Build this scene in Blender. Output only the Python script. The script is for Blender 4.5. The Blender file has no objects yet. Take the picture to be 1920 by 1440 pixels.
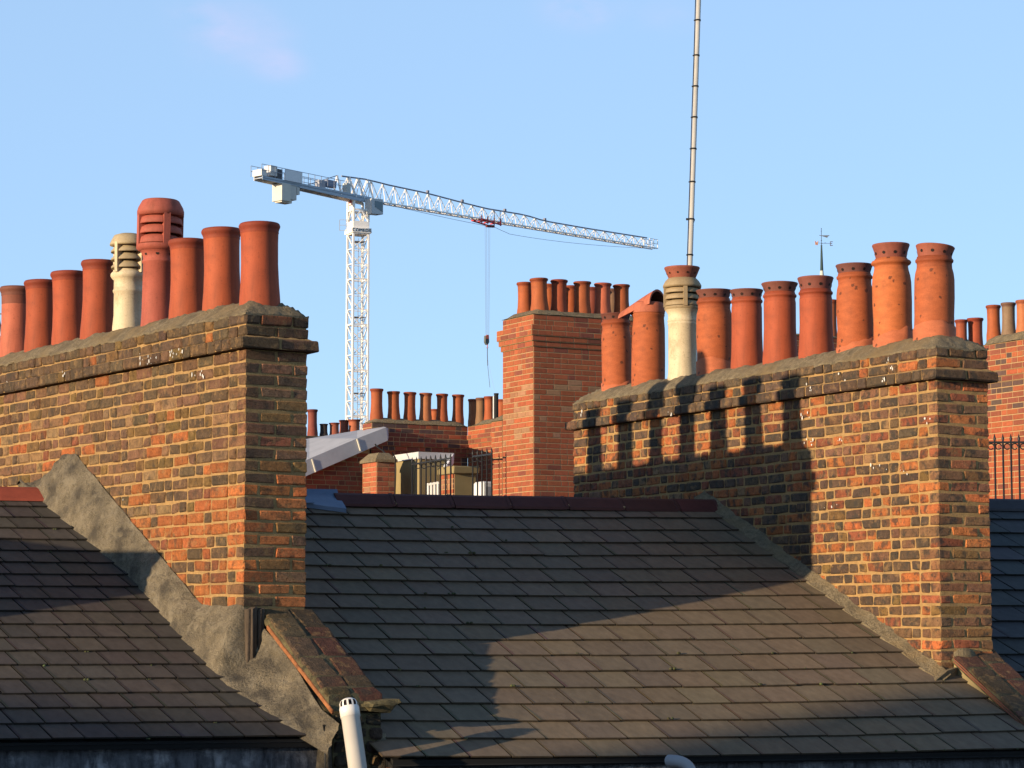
import bpy, math, random
from math import sin, cos, tan, pi, radians, atan, sqrt
from mathutils import Vector, Matrix, noise as mn

RND = random.Random(11)
C = bpy.context.scene.collection
scene = bpy.context.scene

# ------------------------------------------------------------------ camera, sky, sun
FPX, YAW, HORIZ = 4850.0, radians(61.4), 1195.0
PITCH = atan((HORIZ - 720) / FPX)
CAM = Vector((0, 0, 9.0))
FWD = Vector((cos(YAW) * cos(PITCH), sin(YAW) * cos(PITCH), sin(PITCH)))
RT = Vector((sin(YAW), -cos(YAW), 0))
UP = RT.cross(FWD)
FH = Vector((cos(YAW), sin(YAW), 0))          # level heading

cam_d = bpy.data.cameras.new("camera"); cam = bpy.data.objects.new("camera", cam_d); C.objects.link(cam)
cam_d.sensor_width = 36.0; cam_d.lens = 36.0 * FPX / 1920.0
cam_d.clip_start = 0.1; cam_d.clip_end = 3000
m = Matrix((RT, UP, -FWD)).transposed().to_4x4(); m.translation = CAM
cam.matrix_world = m
scene.camera = cam

SUN_A, SUN_E = 0.142, 0.155                    # sunlight travels along (1, A, -E)
SL = Vector((1, SUN_A, -SUN_E)).normalized()
EL = math.asin(-SL.z); AZ = math.atan2(-SL.x, -SL.y)   # azimuth of the sun, clockwise from +Y
world = bpy.data.worlds.new("World"); scene.world = world; world.use_nodes = True
wn, wl = world.node_tree.nodes, world.node_tree.links
bg = wn["Background"]
sky = wn.new("ShaderNodeTexSky"); sky.sky_type = 'NISHITA'; sky.sun_disc = False
sky.sun_elevation = EL; sky.sun_rotation = AZ
sky.altitude = 60; sky.air_density = 0.7; sky.dust_density = 0.2; sky.ozone_density = 2.5
bg.inputs[1].default_value = 0.15
# thin pinkish wisps high in the sky, laid out by direction
tc = wn.new("ShaderNodeTexCoord"); mp = wn.new("ShaderNodeMapping"); mp.inputs['Scale'].default_value = (30, 30, 60)
mp.inputs['Location'].default_value = (3.1, 1.7, 0.4)
nz = wn.new("ShaderNodeTexNoise"); nz.inputs['Scale'].default_value = 1.0; nz.inputs['Detail'].default_value = 5; nz.inputs['Roughness'].default_value = 0.55
cr = wn.new("ShaderNodeMapRange"); cr.inputs[1].default_value = 0.38; cr.inputs[2].default_value = 0.72; cr.inputs[4].default_value = 1.0
mx = wn.new("ShaderNodeMix"); mx.data_type = 'RGBA'; mx.inputs[7].default_value = (3.75, 3.25, 4.55, 1)
wl.new(tc.outputs['Generated'], mp.inputs[0]); wl.new(mp.outputs[0], nz.inputs[0]); wl.new(nz.outputs[0], cr.inputs[0])
# pale haze veil, thick near the horizon and gone overhead
sx = wn.new("ShaderNodeSeparateXYZ"); hz = wn.new("ShaderNodeMapRange"); hz.inputs[1].default_value = 0.35; hz.inputs[2].default_value = 0.80; hz.inputs[3].default_value = 0.60; hz.inputs[4].default_value = 0.0
vm_ = wn.new("ShaderNodeMix"); vm_.data_type = 'RGBA'; vm_.inputs[7].default_value = (2.38, 3.50, 5.0, 1)
wl.new(tc.outputs['Generated'], sx.inputs[0]); wl.new(sx.outputs[2], hz.inputs[0]); wl.new(hz.outputs[0], vm_.inputs[0]); wl.new(sky.outputs[0], vm_.inputs[6])
prev = None
for (px_, py_, rad, amp) in ((440, 70, 0.032, 0.34), (525, 125, 0.016, 0.34), (1085, 8, 0.024, 0.45), (370, 20, 0.02, 0.2), (1250, 30, 0.02, 0.15)):
    dv = (FWD + RT * ((px_ - 960) / FPX) - UP * ((py_ - 720) / FPX)).normalized()
    sb = wn.new("ShaderNodeVectorMath"); sb.operation = 'SUBTRACT'; sb.inputs[1].default_value = dv; wl.new(tc.outputs['Generated'], sb.inputs[0])
    sc_ = wn.new("ShaderNodeVectorMath"); sc_.operation = 'MULTIPLY'; sc_.inputs[1].default_value = (1, 1, 1.7); wl.new(sb.outputs[0], sc_.inputs[0])
    ln = wn.new("ShaderNodeVectorMath"); ln.operation = 'LENGTH'; wl.new(sc_.outputs[0], ln.inputs[0])
    mr_ = wn.new("ShaderNodeMapRange"); mr_.interpolation_type = 'SMOOTHSTEP'; mr_.inputs[1].default_value = 0.0; mr_.inputs[2].default_value = rad; mr_.inputs[3].default_value = amp; mr_.inputs[4].default_value = 0.0; wl.new(ln.outputs['Value'], mr_.inputs[0])
    if prev is None: prev = mr_.outputs[0]
    else:
        ad = wn.new("ShaderNodeMath"); ad.operation = 'ADD'; wl.new(prev, ad.inputs[0]); wl.new(mr_.outputs[0], ad.inputs[1]); prev = ad.outputs[0]
mu = wn.new("ShaderNodeMath"); mu.operation = 'MULTIPLY'; wl.new(prev, mu.inputs[0]); wl.new(cr.outputs[0], mu.inputs[1])
wl.new(mu.outputs[0], mx.inputs[0]); wl.new(vm_.outputs[2], mx.inputs[6]); wl.new(mx.outputs[2], bg.inputs[0])

sd = bpy.data.lights.new("sun", 'SUN'); so = bpy.data.objects.new("sun", sd); C.objects.link(so)
sd.energy = 5.0; sd.angle = radians(0.55); sd.color = (1.0, 0.785, 0.53)
so.rotation_euler = SL.to_track_quat('-Z', 'Y').to_euler(); so.location = (-20, 0, 30)
scene.view_settings.view_transform = 'Standard'; scene.view_settings.look = 'None'
scene.view_settings.exposure = 0.58; scene.view_settings.gamma = 1.0

# ------------------------------------------------------------------ helpers
def ray(px, py): return FWD + RT * ((px - 960) / FPX) - UP * ((py - 720) / FPX)
def at_depth(px, py, d): return CAM + ray(px, py) * d
class Fr:
    """a level building frame: origin, turned by r about Z"""
    def __init__(s, o, r=0.0):
        s.o = Vector((o[0], o[1], 0)); s.r = r
        s.ex = Vector((cos(r), sin(r), 0)); s.ey = Vector((-sin(r), cos(r), 0))
    def __call__(s, x, y, z): return s.o + s.ex * x + s.ey * y + Vector((0, 0, z))
    def loc(s, p): v = p - s.o; return Vector((v.dot(s.ex), v.dot(s.ey), p.z))
    def on_x(s, px, py, x):
        d = ray(px, py); p0 = s(x, 0, 0); t = (p0 - CAM).dot(s.ex) / d.dot(s.ex); return s.loc(CAM + d * t)
    def on_y(s, px, py, y):
        d = ray(px, py); p0 = s(0, y, 0); t = (p0 - CAM).dot(s.ey) / d.dot(s.ey); return s.loc(CAM + d * t)
WF = Fr((0, 0, 0))
BOXF = [(0, 3, 2, 1), (4, 5, 6, 7), (0, 1, 5, 4), (1, 2, 6, 5), (2, 3, 7, 6), (3, 0, 4, 7)]

class MB:
    def __init__(s): s.v = []; s.f = []; s.c = []; s.m = []; s.s = []
    def add(s, vs, fs, col=(1, 1, 1), mat=0, smooth=False):
        b = len(s.v); s.v += [Vector(p) for p in vs]
        for f in fs: s.f.append(tuple(i + b for i in f)); s.c.append(col); s.m.append(mat); s.s.append(smooth)
    def box(s, fr, x0, x1, y0, y1, z0, z1, col=(1, 1, 1), mat=0):
        vs = [fr(x, y, z) for z in (z0, z1) for x, y in ((x0, y0), (x1, y0), (x1, y1), (x0, y1))]
        s.add(vs, BOXF, col, mat)
    def brick(s, T, x0, x1, y0, y1, z0, z1, col, bev=0.005, jit=0.0015, rr=None):
        """box with all edges chamfered and slightly irregular corners; T maps local to world"""
        rr = rr or RND
        idx = {}; vs = []
        X = (x0, x1); Y = (y0, y1); Z = (z0, z1)
        cj = {}
        for i in (0, 1):
            for j in (0, 1):
                for k in (0, 1):
                    cj[i, j, k] = (rr.uniform(-jit, jit) * 1.6, rr.uniform(-jit, jit) * 1.6, rr.uniform(-jit, jit))
                    b = bev * rr.uniform(0.8, 2.3)
                    sx, sy, sz = (1 if i == 0 else -1), (1 if j == 0 else -1), (1 if k == 0 else -1)
                    q = cj[i, j, k]
                    for a, (dx, dy, dz) in enumerate(((0, b, b), (b, 0, b), (b, b, 0))):
                        idx[i, j, k, a] = len(vs)
                        vs.append(T(X[i] + sx * dx + q[0], Y[j] + sy * dy + q[1], Z[k] + sz * dz + q[2]))
        F = []
        g = lambda i, j, k, a: idx[i, j, k, a]
        for i in (0, 1):
            r_ = [(0, 0), (1, 0), (1, 1), (0, 1)]
            F.append([g(i, j, k, 0) for j, k in (r_ if i else r_[::-1])])
            F.append([g(k, i, j, 1) for j, k in (r_ if i else r_[::-1])])
            F.append([g(j, k, i, 2) for j, k in (r_ if i else r_[::-1])])
        for i in (0, 1):
            for j in (0, 1):
                F.append([g(i, j, 0, 0), g(i, j, 1, 0), g(i, j, 1, 1), g(i, j, 0, 1)])
                F.append([g(i, 0, j, 0), g(i, 1, j, 0), g(i, 1, j, 2), g(i, 0, j, 2)])
                F.append([g(0, i, j, 1), g(1, i, j, 1), g(1, i, j, 2), g(0, i, j, 2)])
                for k in (0, 1): F.append([g(i, j, k, 0), g(i, j, k, 1), g(i, j, k, 2)])
        s.add(vs, F, col)
    def lathe(s, prof, T, n=28, col=(1, 1, 1), mat=0, cols=None, wob=0.0, seed=0):
        vs = []; fs = []
        for r, z in prof:
            for k in range(n):
                a = 2 * pi * k / n
                rr = r * (1 + wob * mn.noise(Vector((cos(a) * 1.3 + seed, sin(a) * 1.3, z * 5))))
                vs.append(T(rr * cos(a), rr * sin(a), z))
        b = len(s.v); s.v += vs
        for i in range(len(prof) - 1):
            cc = cols[i] if cols else col
            for k in range(n):
                k2 = (k + 1) % n
                s.f.append((b + i * n + k, b + i * n + k2, b + (i + 1) * n + k2, b + (i + 1) * n + k)); s.c.append(cc); s.m.append(mat); s.s.append(True)
    def disc(s, r, z, T, n=28, col=(1, 1, 1), mat=0):
        s.add([T(r * cos(2 * pi * k / n), r * sin(2 * pi * k / n), z) for k in range(n)], [tuple(range(n))], col, mat)
    def tube(s, pts, r, n=8, col=(1, 1, 1), mat=0, caps=True):
        pts = [Vector(p) for p in pts]; rs = r if isinstance(r, (list, tuple)) else [r] * len(pts)
        vs = []
        for i, p in enumerate(pts):
            d = (pts[min(i + 1, len(pts) - 1)] - pts[max(i - 1, 0)]).normalized()
            u = d.cross(Vector((0, 0, 1)))
            if u.length < 0.05: u = d.cross(Vector((1, 0, 0)))
            u.normalize(); w = d.cross(u)
            for k in range(n):
                a = 2 * pi * k / n + pi / n; vs.append(p + (u * cos(a) + w * sin(a)) * rs[i])
        fs = []
        for i in range(len(pts) - 1):
            for k in range(n):
                k2 = (k + 1) % n; fs.append((i * n + k, i * n + k2, (i + 1) * n + k2, (i + 1) * n + k))
        s.add(vs, fs, col, mat, n > 5)
        if caps:
            b = len(s.v) - len(vs)
            for o in (0, (len(pts) - 1) * n):
                s.f.append(tuple(b + o + k for k in range(n))); s.c.append(col); s.m.append(mat); s.s.append(False)
    def bar(s, a, b, w, col=(1, 1, 1), mat=0): s.tube([a, b], w * 0.707, 4, col, mat)
    def grid(s, P, col=(1, 1, 1), mat=0, smooth=True, colf=None):
        """P: rows of points"""
        n = len(P[0]); vs = [p for r in P for p in r]; b = len(s.v); s.v += [Vector(p) for p in vs]
        for i in range(len(P) - 1):
            for j in range(n - 1):
                s.f.append((b + i * n + j, b + i * n + j + 1, b + (i + 1) * n + j + 1, b + (i + 1) * n + j))
                s.c.append(colf(i, j) if colf else col); s.m.append(mat); s.s.append(smooth)
    def hull(s, pts, d, col=(1, 1, 1), mat=0):
        """prism: polygon pts extruded by vector d"""
        n = len(pts); pts = [Vector(p) for p in pts]; d = Vector(d)
        s.add(pts + [p + d for p in pts], [tuple(range(n))[::-1], tuple(range(n, 2 * n))] + [(k, (k + 1) % n, n + (k + 1) % n, n + k) for k in range(n)], col, mat)
    def build(s, name, mats, parent=None, loc=None):
        o_ = Vector(parent.location) if parent is not None and loc is None else Vector(loc or (0, 0, 0))
        if parent is not None and parent.parent is not None: o_ = Vector(parent['wo'])
        me = bpy.data.meshes.new(name)
        me.from_pydata([tuple(p - o_) for p in s.v], [], s.f)
        mats = mats if isinstance(mats, (list, tuple)) else [mats]
        for q in mats: me.materials.append(q)
        me.polygons.foreach_set('material_index', s.m); me.polygons.foreach_set('use_smooth', s.s)
        ca = me.color_attributes.new('col', 'FLOAT_COLOR', 'CORNER')
        data = []
        for f, c in zip(s.f, s.c): data += [c[0], c[1], c[2], 1.0] * len(f)
        ca.data.foreach_set('color', data)
        me.update(); me.validate()
        o = bpy.data.objects.new(name, me); C.objects.link(o)
        if parent is not None: o.parent = parent; o['wo'] = tuple(o_)
        else: o.location = o_; o['wo'] = tuple(o_)
        return o

def thing(name, label, cat, loc, group=None, kind=None):
    o = bpy.data.objects.new(name, None); C.objects.link(o); o.location = loc
    o.empty_display_size = 0.2; o['wo'] = tuple(loc)
    return tag(o, label, cat, group, kind)
def tag(o, label=None, cat=None, group=None, kind=None):
    if label: o['label'] = label
    if cat: o['category'] = cat
    if group: o['group'] = group
    if kind: o['kind'] = kind
    return o
def lerp(a, b, t): return a + (b - a) * t
def lerp3(a, b, t): return tuple(x + (y - x) * t for x, y in zip(a, b))
def polyline(pts, t):
    """piecewise-linear lookup: pts sorted by first value"""
    if t <= pts[0][0]: return pts[0][1:]
    for a, b in zip(pts, pts[1:]):
        if t <= b[0]:
            k = (t - a[0]) / (b[0] - a[0]); return tuple(x + (y - x) * k for x, y in zip(a[1:], b[1:]))
    return pts[-1][1:]
def jit(c, a=0.12, rr=None):
    rr = rr or RND; k = 1 + rr.uniform(-a, a); return tuple(max(0.004, v * k * (1 + rr.uniform(-a, a) * 0.4)) for v in c)

# ------------------------------------------------------------------ materials
def mat(name, base=None, rough=0.85, var=0.25, nscale=12.0, bump=0.3, bscale=60.0, bdist=0.004, dark=None, dscale=5.0, dthr=(0.55, 0.7), dcol=(0.03, 0.027, 0.024),
        specks=0.0, spcol=(0.7, 0.68, 0.62), spscale=40.0, streak=0.0, spots=0.0, spot_scale=9.0, metal=0.0, stretch=None, spec=0.3, tint2=None, t2=(0.45, 0.7), t2scale=3.0, smear=0.0, pits=0.0, grain=0.0):
    M = bpy.data.materials.new(name); M.use_nodes = True
    n, l = M.node_tree.nodes, M.node_tree.links
    b = n['Principled BSDF']; b.inputs['Roughness'].default_value = rough; b.inputs['Metallic'].default_value = metal
    b.inputs['Specular IOR Level'].default_value = spec
    tcn = n.new('ShaderNodeTexCoord'); co = tcn.outputs['Object']
    if base is None:
        at = n.new('ShaderNodeAttribute'); at.attribute_name = 'col'; col = at.outputs['Color']
    else:
        rg = n.new('ShaderNodeRGB'); rg.outputs[0].default_value = (*base, 1); col = rg.outputs[0]
    def noise(sc, det=4, rough_=0.6, st=None):
        t = n.new('ShaderNodeTexNoise'); t.inputs['Scale'].default_value = sc; t.inputs['Detail'].default_value = det; t.inputs['Roughness'].default_value = rough_
        if st:
            mpn = n.new('ShaderNodeMapping'); mpn.inputs['Scale'].default_value = st; l.new(co, mpn.inputs[0]); l.new(mpn.outputs[0], t.inputs[0])
        else: l.new(co, t.inputs[0])
        return t.outputs[0]
    def mrange(x, a, b_, c=0.0, d=1.0):
        r = n.new('ShaderNodeMapRange'); r.inputs[1].default_value = a; r.inputs[2].default_value = b_; r.inputs[3].default_value = c; r.inputs[4].default_value = d
        l.new(x, r.inputs[0]); return r.outputs[0]
    def mixc(fac, A, B, mode='MIX'):
        x = n.new('ShaderNodeMix'); x.data_type = 'RGBA'; x.blend_type = mode
        if isinstance(fac, float): x.inputs[0].default_value = fac
        else: l.new(fac, x.inputs[0])
        for i, q in ((6, A), (7, B)):
            if isinstance(q, tuple): x.inputs[i].default_value = (*q, 1)
            else: l.new(q, x.inputs[i])
        return x.outputs[2]
    if var:
        v = mrange(noise(nscale, 5, 0.65, stretch), 0.25, 0.75, 1 - var, 1 + var)
        vm = n.new('ShaderNodeVectorMath'); vm.operation = 'SCALE'; l.new(col, vm.inputs[0]); l.new(v, vm.inputs['Scale']); col = vm.outputs[0]
    if grain:
        v = mrange(noise(150, 3, 0.7), 0.3, 0.7, 1 - grain, 1 + grain)
        vm = n.new('ShaderNodeVectorMath'); vm.operation = 'SCALE'; l.new(col, vm.inputs[0]); l.new(v, vm.inputs['Scale']); col = vm.outputs[0]
    if tint2: col = mixc(mrange(noise(t2scale, 5, 0.6), t2[0], t2[1]), col, tint2)
    if dark: col = mixc(mrange(noise(dscale, 6, 0.6), dthr[0], dthr[1], 0, dark), col, dcol)
    if smear: col = mixc(mrange(noise(17, 5, 0.65), 0.54, 0.66, 0, smear), col, (0.33, 0.195, 0.08))
    if pits: col = mixc(mrange(noise(75, 2, 0.5), 0.62, 0.70, 0, pits), col, (0.02, 0.014, 0.01))
    if streak: col = mixc(mrange(noise(1.0, 5, 0.6, (30, 30, 2.0)), 0.45, 0.7, 0, streak), col, dcol)
    if spots:
        vo = n.new('ShaderNodeTexVoronoi'); vo.inputs['Scale'].default_value = spot_scale; l.new(co, vo.inputs[0])
        nn = mrange(noise(31, 4), 0.3, 0.7, 0.02, 0.27)
        lt = n.new('ShaderNodeMath'); lt.operation = 'LESS_THAN'; l.new(vo.outputs[0], lt.inputs[0]); l.new(nn, lt.inputs[1])
        sm = n.new('ShaderNodeMath'); sm.operation = 'MULTIPLY'; sm.inputs[1].default_value = spots; l.new(lt.outputs[0], sm.inputs[0])
        col = mixc(sm.outputs[0], col, dcol)
    if specks: col = mixc(mrange(noise(spscale, 2, 0.4), 0.78 - 0.05 * specks, 0.79 - 0.05 * specks), col, spcol)
    l.new(col, b.inputs['Base Color'])
    if bump:
        bp = n.new('ShaderNodeBump'); bp.inputs['Strength'].default_value = bump; bp.inputs['Distance'].default_value = bdist
        l.new(noise(bscale, 6, 0.7), bp.inputs['Height']); l.new(bp.outputs[0], b.inputs['Normal'])
    return M
M = {}
M['brick1'] = mat('stock_brick', None, 0.95, 0.38, 24, 1.0, 60, 0.028, dark=0.65, dscale=11, dthr=(0.52, 0.64), dcol=(0.065, 0.05, 0.034), specks=0.0, smear=0.6, pits=0.6, grain=0.25)
M['brick2'] = mat('mixed_brick', None, 0.95, 0.36, 24, 1.0, 60, 0.022, dark=0.8, dscale=13, dthr=(0.50, 0.60), dcol=(0.055, 0.046, 0.036), specks=0.0, spscale=26, smear=0.5, pits=0.6, grain=0.25)
M['mortar'] = mat('lime_mortar', (0.385, 0.235, 0.092), 0.95, 0.25, 18, 1.0, 90, 0.014, dark=0.4, dscale=3.5, dthr=(0.52, 0.75), dcol=(0.12, 0.10, 0.07), grain=0.25)
M['redbrick'] = mat('red_brick', None, 0.9, 0.2, 20, 0.5, 60, 0.006, dark=0.35, dscale=2.2, dthr=(0.55, 0.75), dcol=(0.09, 0.04, 0.025))
M['mortar_far'] = mat('pale_mortar', (0.36, 0.23, 0.115), 0.95, 0.15, 9, 0.3, 60)
M['cement'] = mat('cement_flaunching', (0.225, 0.180, 0.11), 0.95, 0.42, 22, 1.0, 60, 0.03, dark=0.65, dscale=6, dthr=(0.5, 0.72), dcol=(0.09, 0.075, 0.052), tint2=(0.25, 0.18, 0.09), t2scale=3.2, grain=0.4)
M['render'] = mat('rough_render', (0.210, 0.174, 0.117), 0.95, 0.5, 11, 1.0, 55, 0.035, dark=0.85, dscale=5.5, dthr=(0.47, 0.62), dcol=(0.065, 0.056, 0.044), tint2=(0.275, 0.232, 0.16), t2=(0.5, 0.64), t2scale=9, grain=0.45)
M['mossy'] = mat('mossy_mortar', (0.13, 0.105, 0.05), 0.95, 0.4, 14, 1.0, 60, 0.02, dark=0.8, dscale=9, dthr=(0.5, 0.62), dcol=(0.03, 0.03, 0.02))
M['clay'] = mat('terracotta', None, 0.7, 0.16, 7, 0.3, 80, 0.003, dark=0.45, dscale=6, dthr=(0.56, 0.76), dcol=(0.13, 0.04, 0.022), streak=0.35, spec=0.25, grain=0.08, pits=0.25)
M['clay_old'] = mat('weathered_terracotta', None, 0.75, 0.22, 10, 0.35, 60, 0.003, dark=0.4, dscale=7, dthr=(0.58, 0.74), dcol=(0.085, 0.028, 0.014), grain=0.15, spots=0.8, spot_scale=12.5, stretch=(1, 1, 2.5))
M['slate'] = mat('slate', None, 0.68, 0.22, 7, 0.35, 50, 0.003, specks=0.0, stretch=(3, 1, 3), spec=0.2)
M['ridge_red'] = mat('red_ridge_clay', None, 0.7, 0.2, 9, 0.3, 60)
M['lead'] = mat('lead_sheet', (0.12, 0.165, 0.24), 0.45, 0.2, 5, 0.3, 20, 0.01, spec=0.5)
M['lead_st'] = mat('stained_lead', (0.085, 0.085, 0.092), 0.6, 0.5, 10, 0.8, 14, 0.03, streak=0.9, dcol=(0.012, 0.012, 0.015), tint2=(0.26, 0.255, 0.26), t2=(0.50, 0.68), t2scale=7)
M['white'] = mat('painted_steel', None, 0.5, 0.08, 3, 0.0)
M['metal'] = mat('galvanised_pole', (0.52, 0.49, 0.43), 0.45, 0.12, 6, 0.1, spec=0.5)
M['dark'] = mat('dark_iron', (0.02, 0.02, 0.02), 0.5, 0.15, 20, 0.2)
M['pvc'] = mat('white_plastic', (0.72, 0.68, 0.62), 0.35, 0.06, 5, 0.05, spec=0.5)
M['whiteclay'] = mat('cream_pot', None, 0.6, 0.12, 9, 0.3, 70, 0.003, dark=0.6, dscale=7, dthr=(0.50, 0.72), dcol=(0.24, 0.17, 0.09), streak=0.25, grain=0.1, pits=0.3)
M['wood'] = mat('weathered_wood', (0.075, 0.055, 0.038), 0.9, 0.5, 6, 0.9, 30, 0.012, stretch=(8, 8, 1))
M['strip'] = mat('orange_strip', (0.27, 0.105, 0.04), 0.9, 0.5, 22, 0.8, 60, 0.01, dark=0.7, dscale=14)
M['creamwall'] = mat('cream_render', (0.27, 0.21, 0.10), 0.9, 0.15, 4, 0.3, 50)
M['sheet'] = mat('roof_membrane', (0.36, 0.36, 0.38), 0.7, 0.15, 3, 0.15, 8, 0.01, dark=0.25, dscale=2.5, dcol=(0.2, 0.19, 0.18))
M['plain'] = mat('painted_parts', None, 0.7, 0.1, 5, 0.0)
M['glass'] = mat('window_glass', (0.05, 0.10, 0.12), 0.1, 0.0, 5, 0.0, spec=0.8)
M['ground'] = mat('asphalt', (0.05, 0.05, 0.052), 0.95, 0.2, 0.8, 0.2, 20)
M['brickwall'] = mat('plain_brickwork', (0.24, 0.09, 0.05), 0.92, 0.3, 2.5, 0.3, 20)

# ------------------------------------------------------------------ ground
g = MB(); g.add([(-900, -900, 0), (1200, -900, 0), (1200, 1500, 0), (-900, 1500, 0)], [(0, 1, 2, 3)])
go = g.build('ground', M['ground']); go['kind'] = 'structure'

# ------------------------------------------------------------------ key frames
F1 = Fr((6.08, 14.55, 0), radians(5.8))        # left stack: near left corner
F2 = Fr((10.72, 13.74, 0), 0.0)                # right stack: near left corner
GX, GY = 0.09, 0.457                           # slope of the terrace roofs
G = sqrt(GX * GX + GY * GY); DN = Vector((-GX / G, -GY / G, 0)); AL = Vector((GY / G, -GX / G, 0))
def rz(x, y, dz=0.0): return 10.006 + GX * (x - 10.72) + GY * (y - 16.492) + dz
LDZ = 0.083

# ------------------------------------------------------------------ brickwork
PAL = {'D': (0.098, 0.073, 0.046), 'B': (0.140, 0.082, 0.045), 'O': (0.40, 0.125, 0.038), 'R': (0.24, 0.072, 0.035), 'Y': (0.175, 0.108, 0.034),
       'P': (0.20, 0.105, 0.062), 'T': (0.28, 0.175, 0.085), 'K': (0.070, 0.056, 0.041), 'C': (0.24, 0.15, 0.09)}
def pick(w, rr): 
    ks = list(w); return rr.choices(ks, [w[k] for k in ks])[0]
FRONT1 = "BB DPP DD BPD DY DYB PB BRB DB DYY DO OOO DO OOO OY OOB DO OYO OB BOY DO".split()
FRONT2 = "RO DRO PD ROB DO DBO RD DRB BY ORB DO OBO BB DOO RO BYB BB RBO BB ROB YB DBB BY ORB BO".split()
def side1(row, y, z, rr):
    if row < 0: return pick({'D': 6, 'B': 2, 'Y': 1, 'O': 0.4, 'K': 2}, rr)
    if row < 3: return pick({'D': 3.5, 'B': 2.2, 'Y': 1.6, 'P': 1.4, 'O': .3}, rr)
    if row >= 13 or (row >= 11 and y < 0.5): return pick({'O': 7, 'D': 2.2, 'B': 1, 'R': 0.6}, rr)
    if y > 2.3: return pick({'O': 1.6, 'P': 3, 'T': 2, 'D': 1.3, 'B': 1.5, 'Y': 1.2, 'R': 1}, rr)
    return pick({'D': 2.4, 'B': 2.2, 'P': 2.0, 'Y': 1.9, 'T': 0.8, 'O': 1.1, 'C': 0.8}, rr)
def side2(row, y, z, rr):
    if row < 0: return pick({'K': 4, 'D': 4, 'O': 1.2, 'B': 1.5}, rr)
    if y > 1.7: return pick({'K': 1.8, 'D': 0.9, 'R': 3.4, 'O': 4.4, 'P': 1.2, 'T': .4}, rr)  # redder far bricks; mix also lightens the colour over the shadowed stretch
    if row < 7: return pick({'O': 3, 'R': 1.8, 'D': 2, 'P': 1.8, 'K': 1.4, 'B': 1, 'T': 0.6}, rr)
    return pick({'K': 3.2, 'D': 2.4, 'O': 3.4, 'R': 0.8, 'B': 1.0, 'Y': 0.4}, rr)

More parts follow.
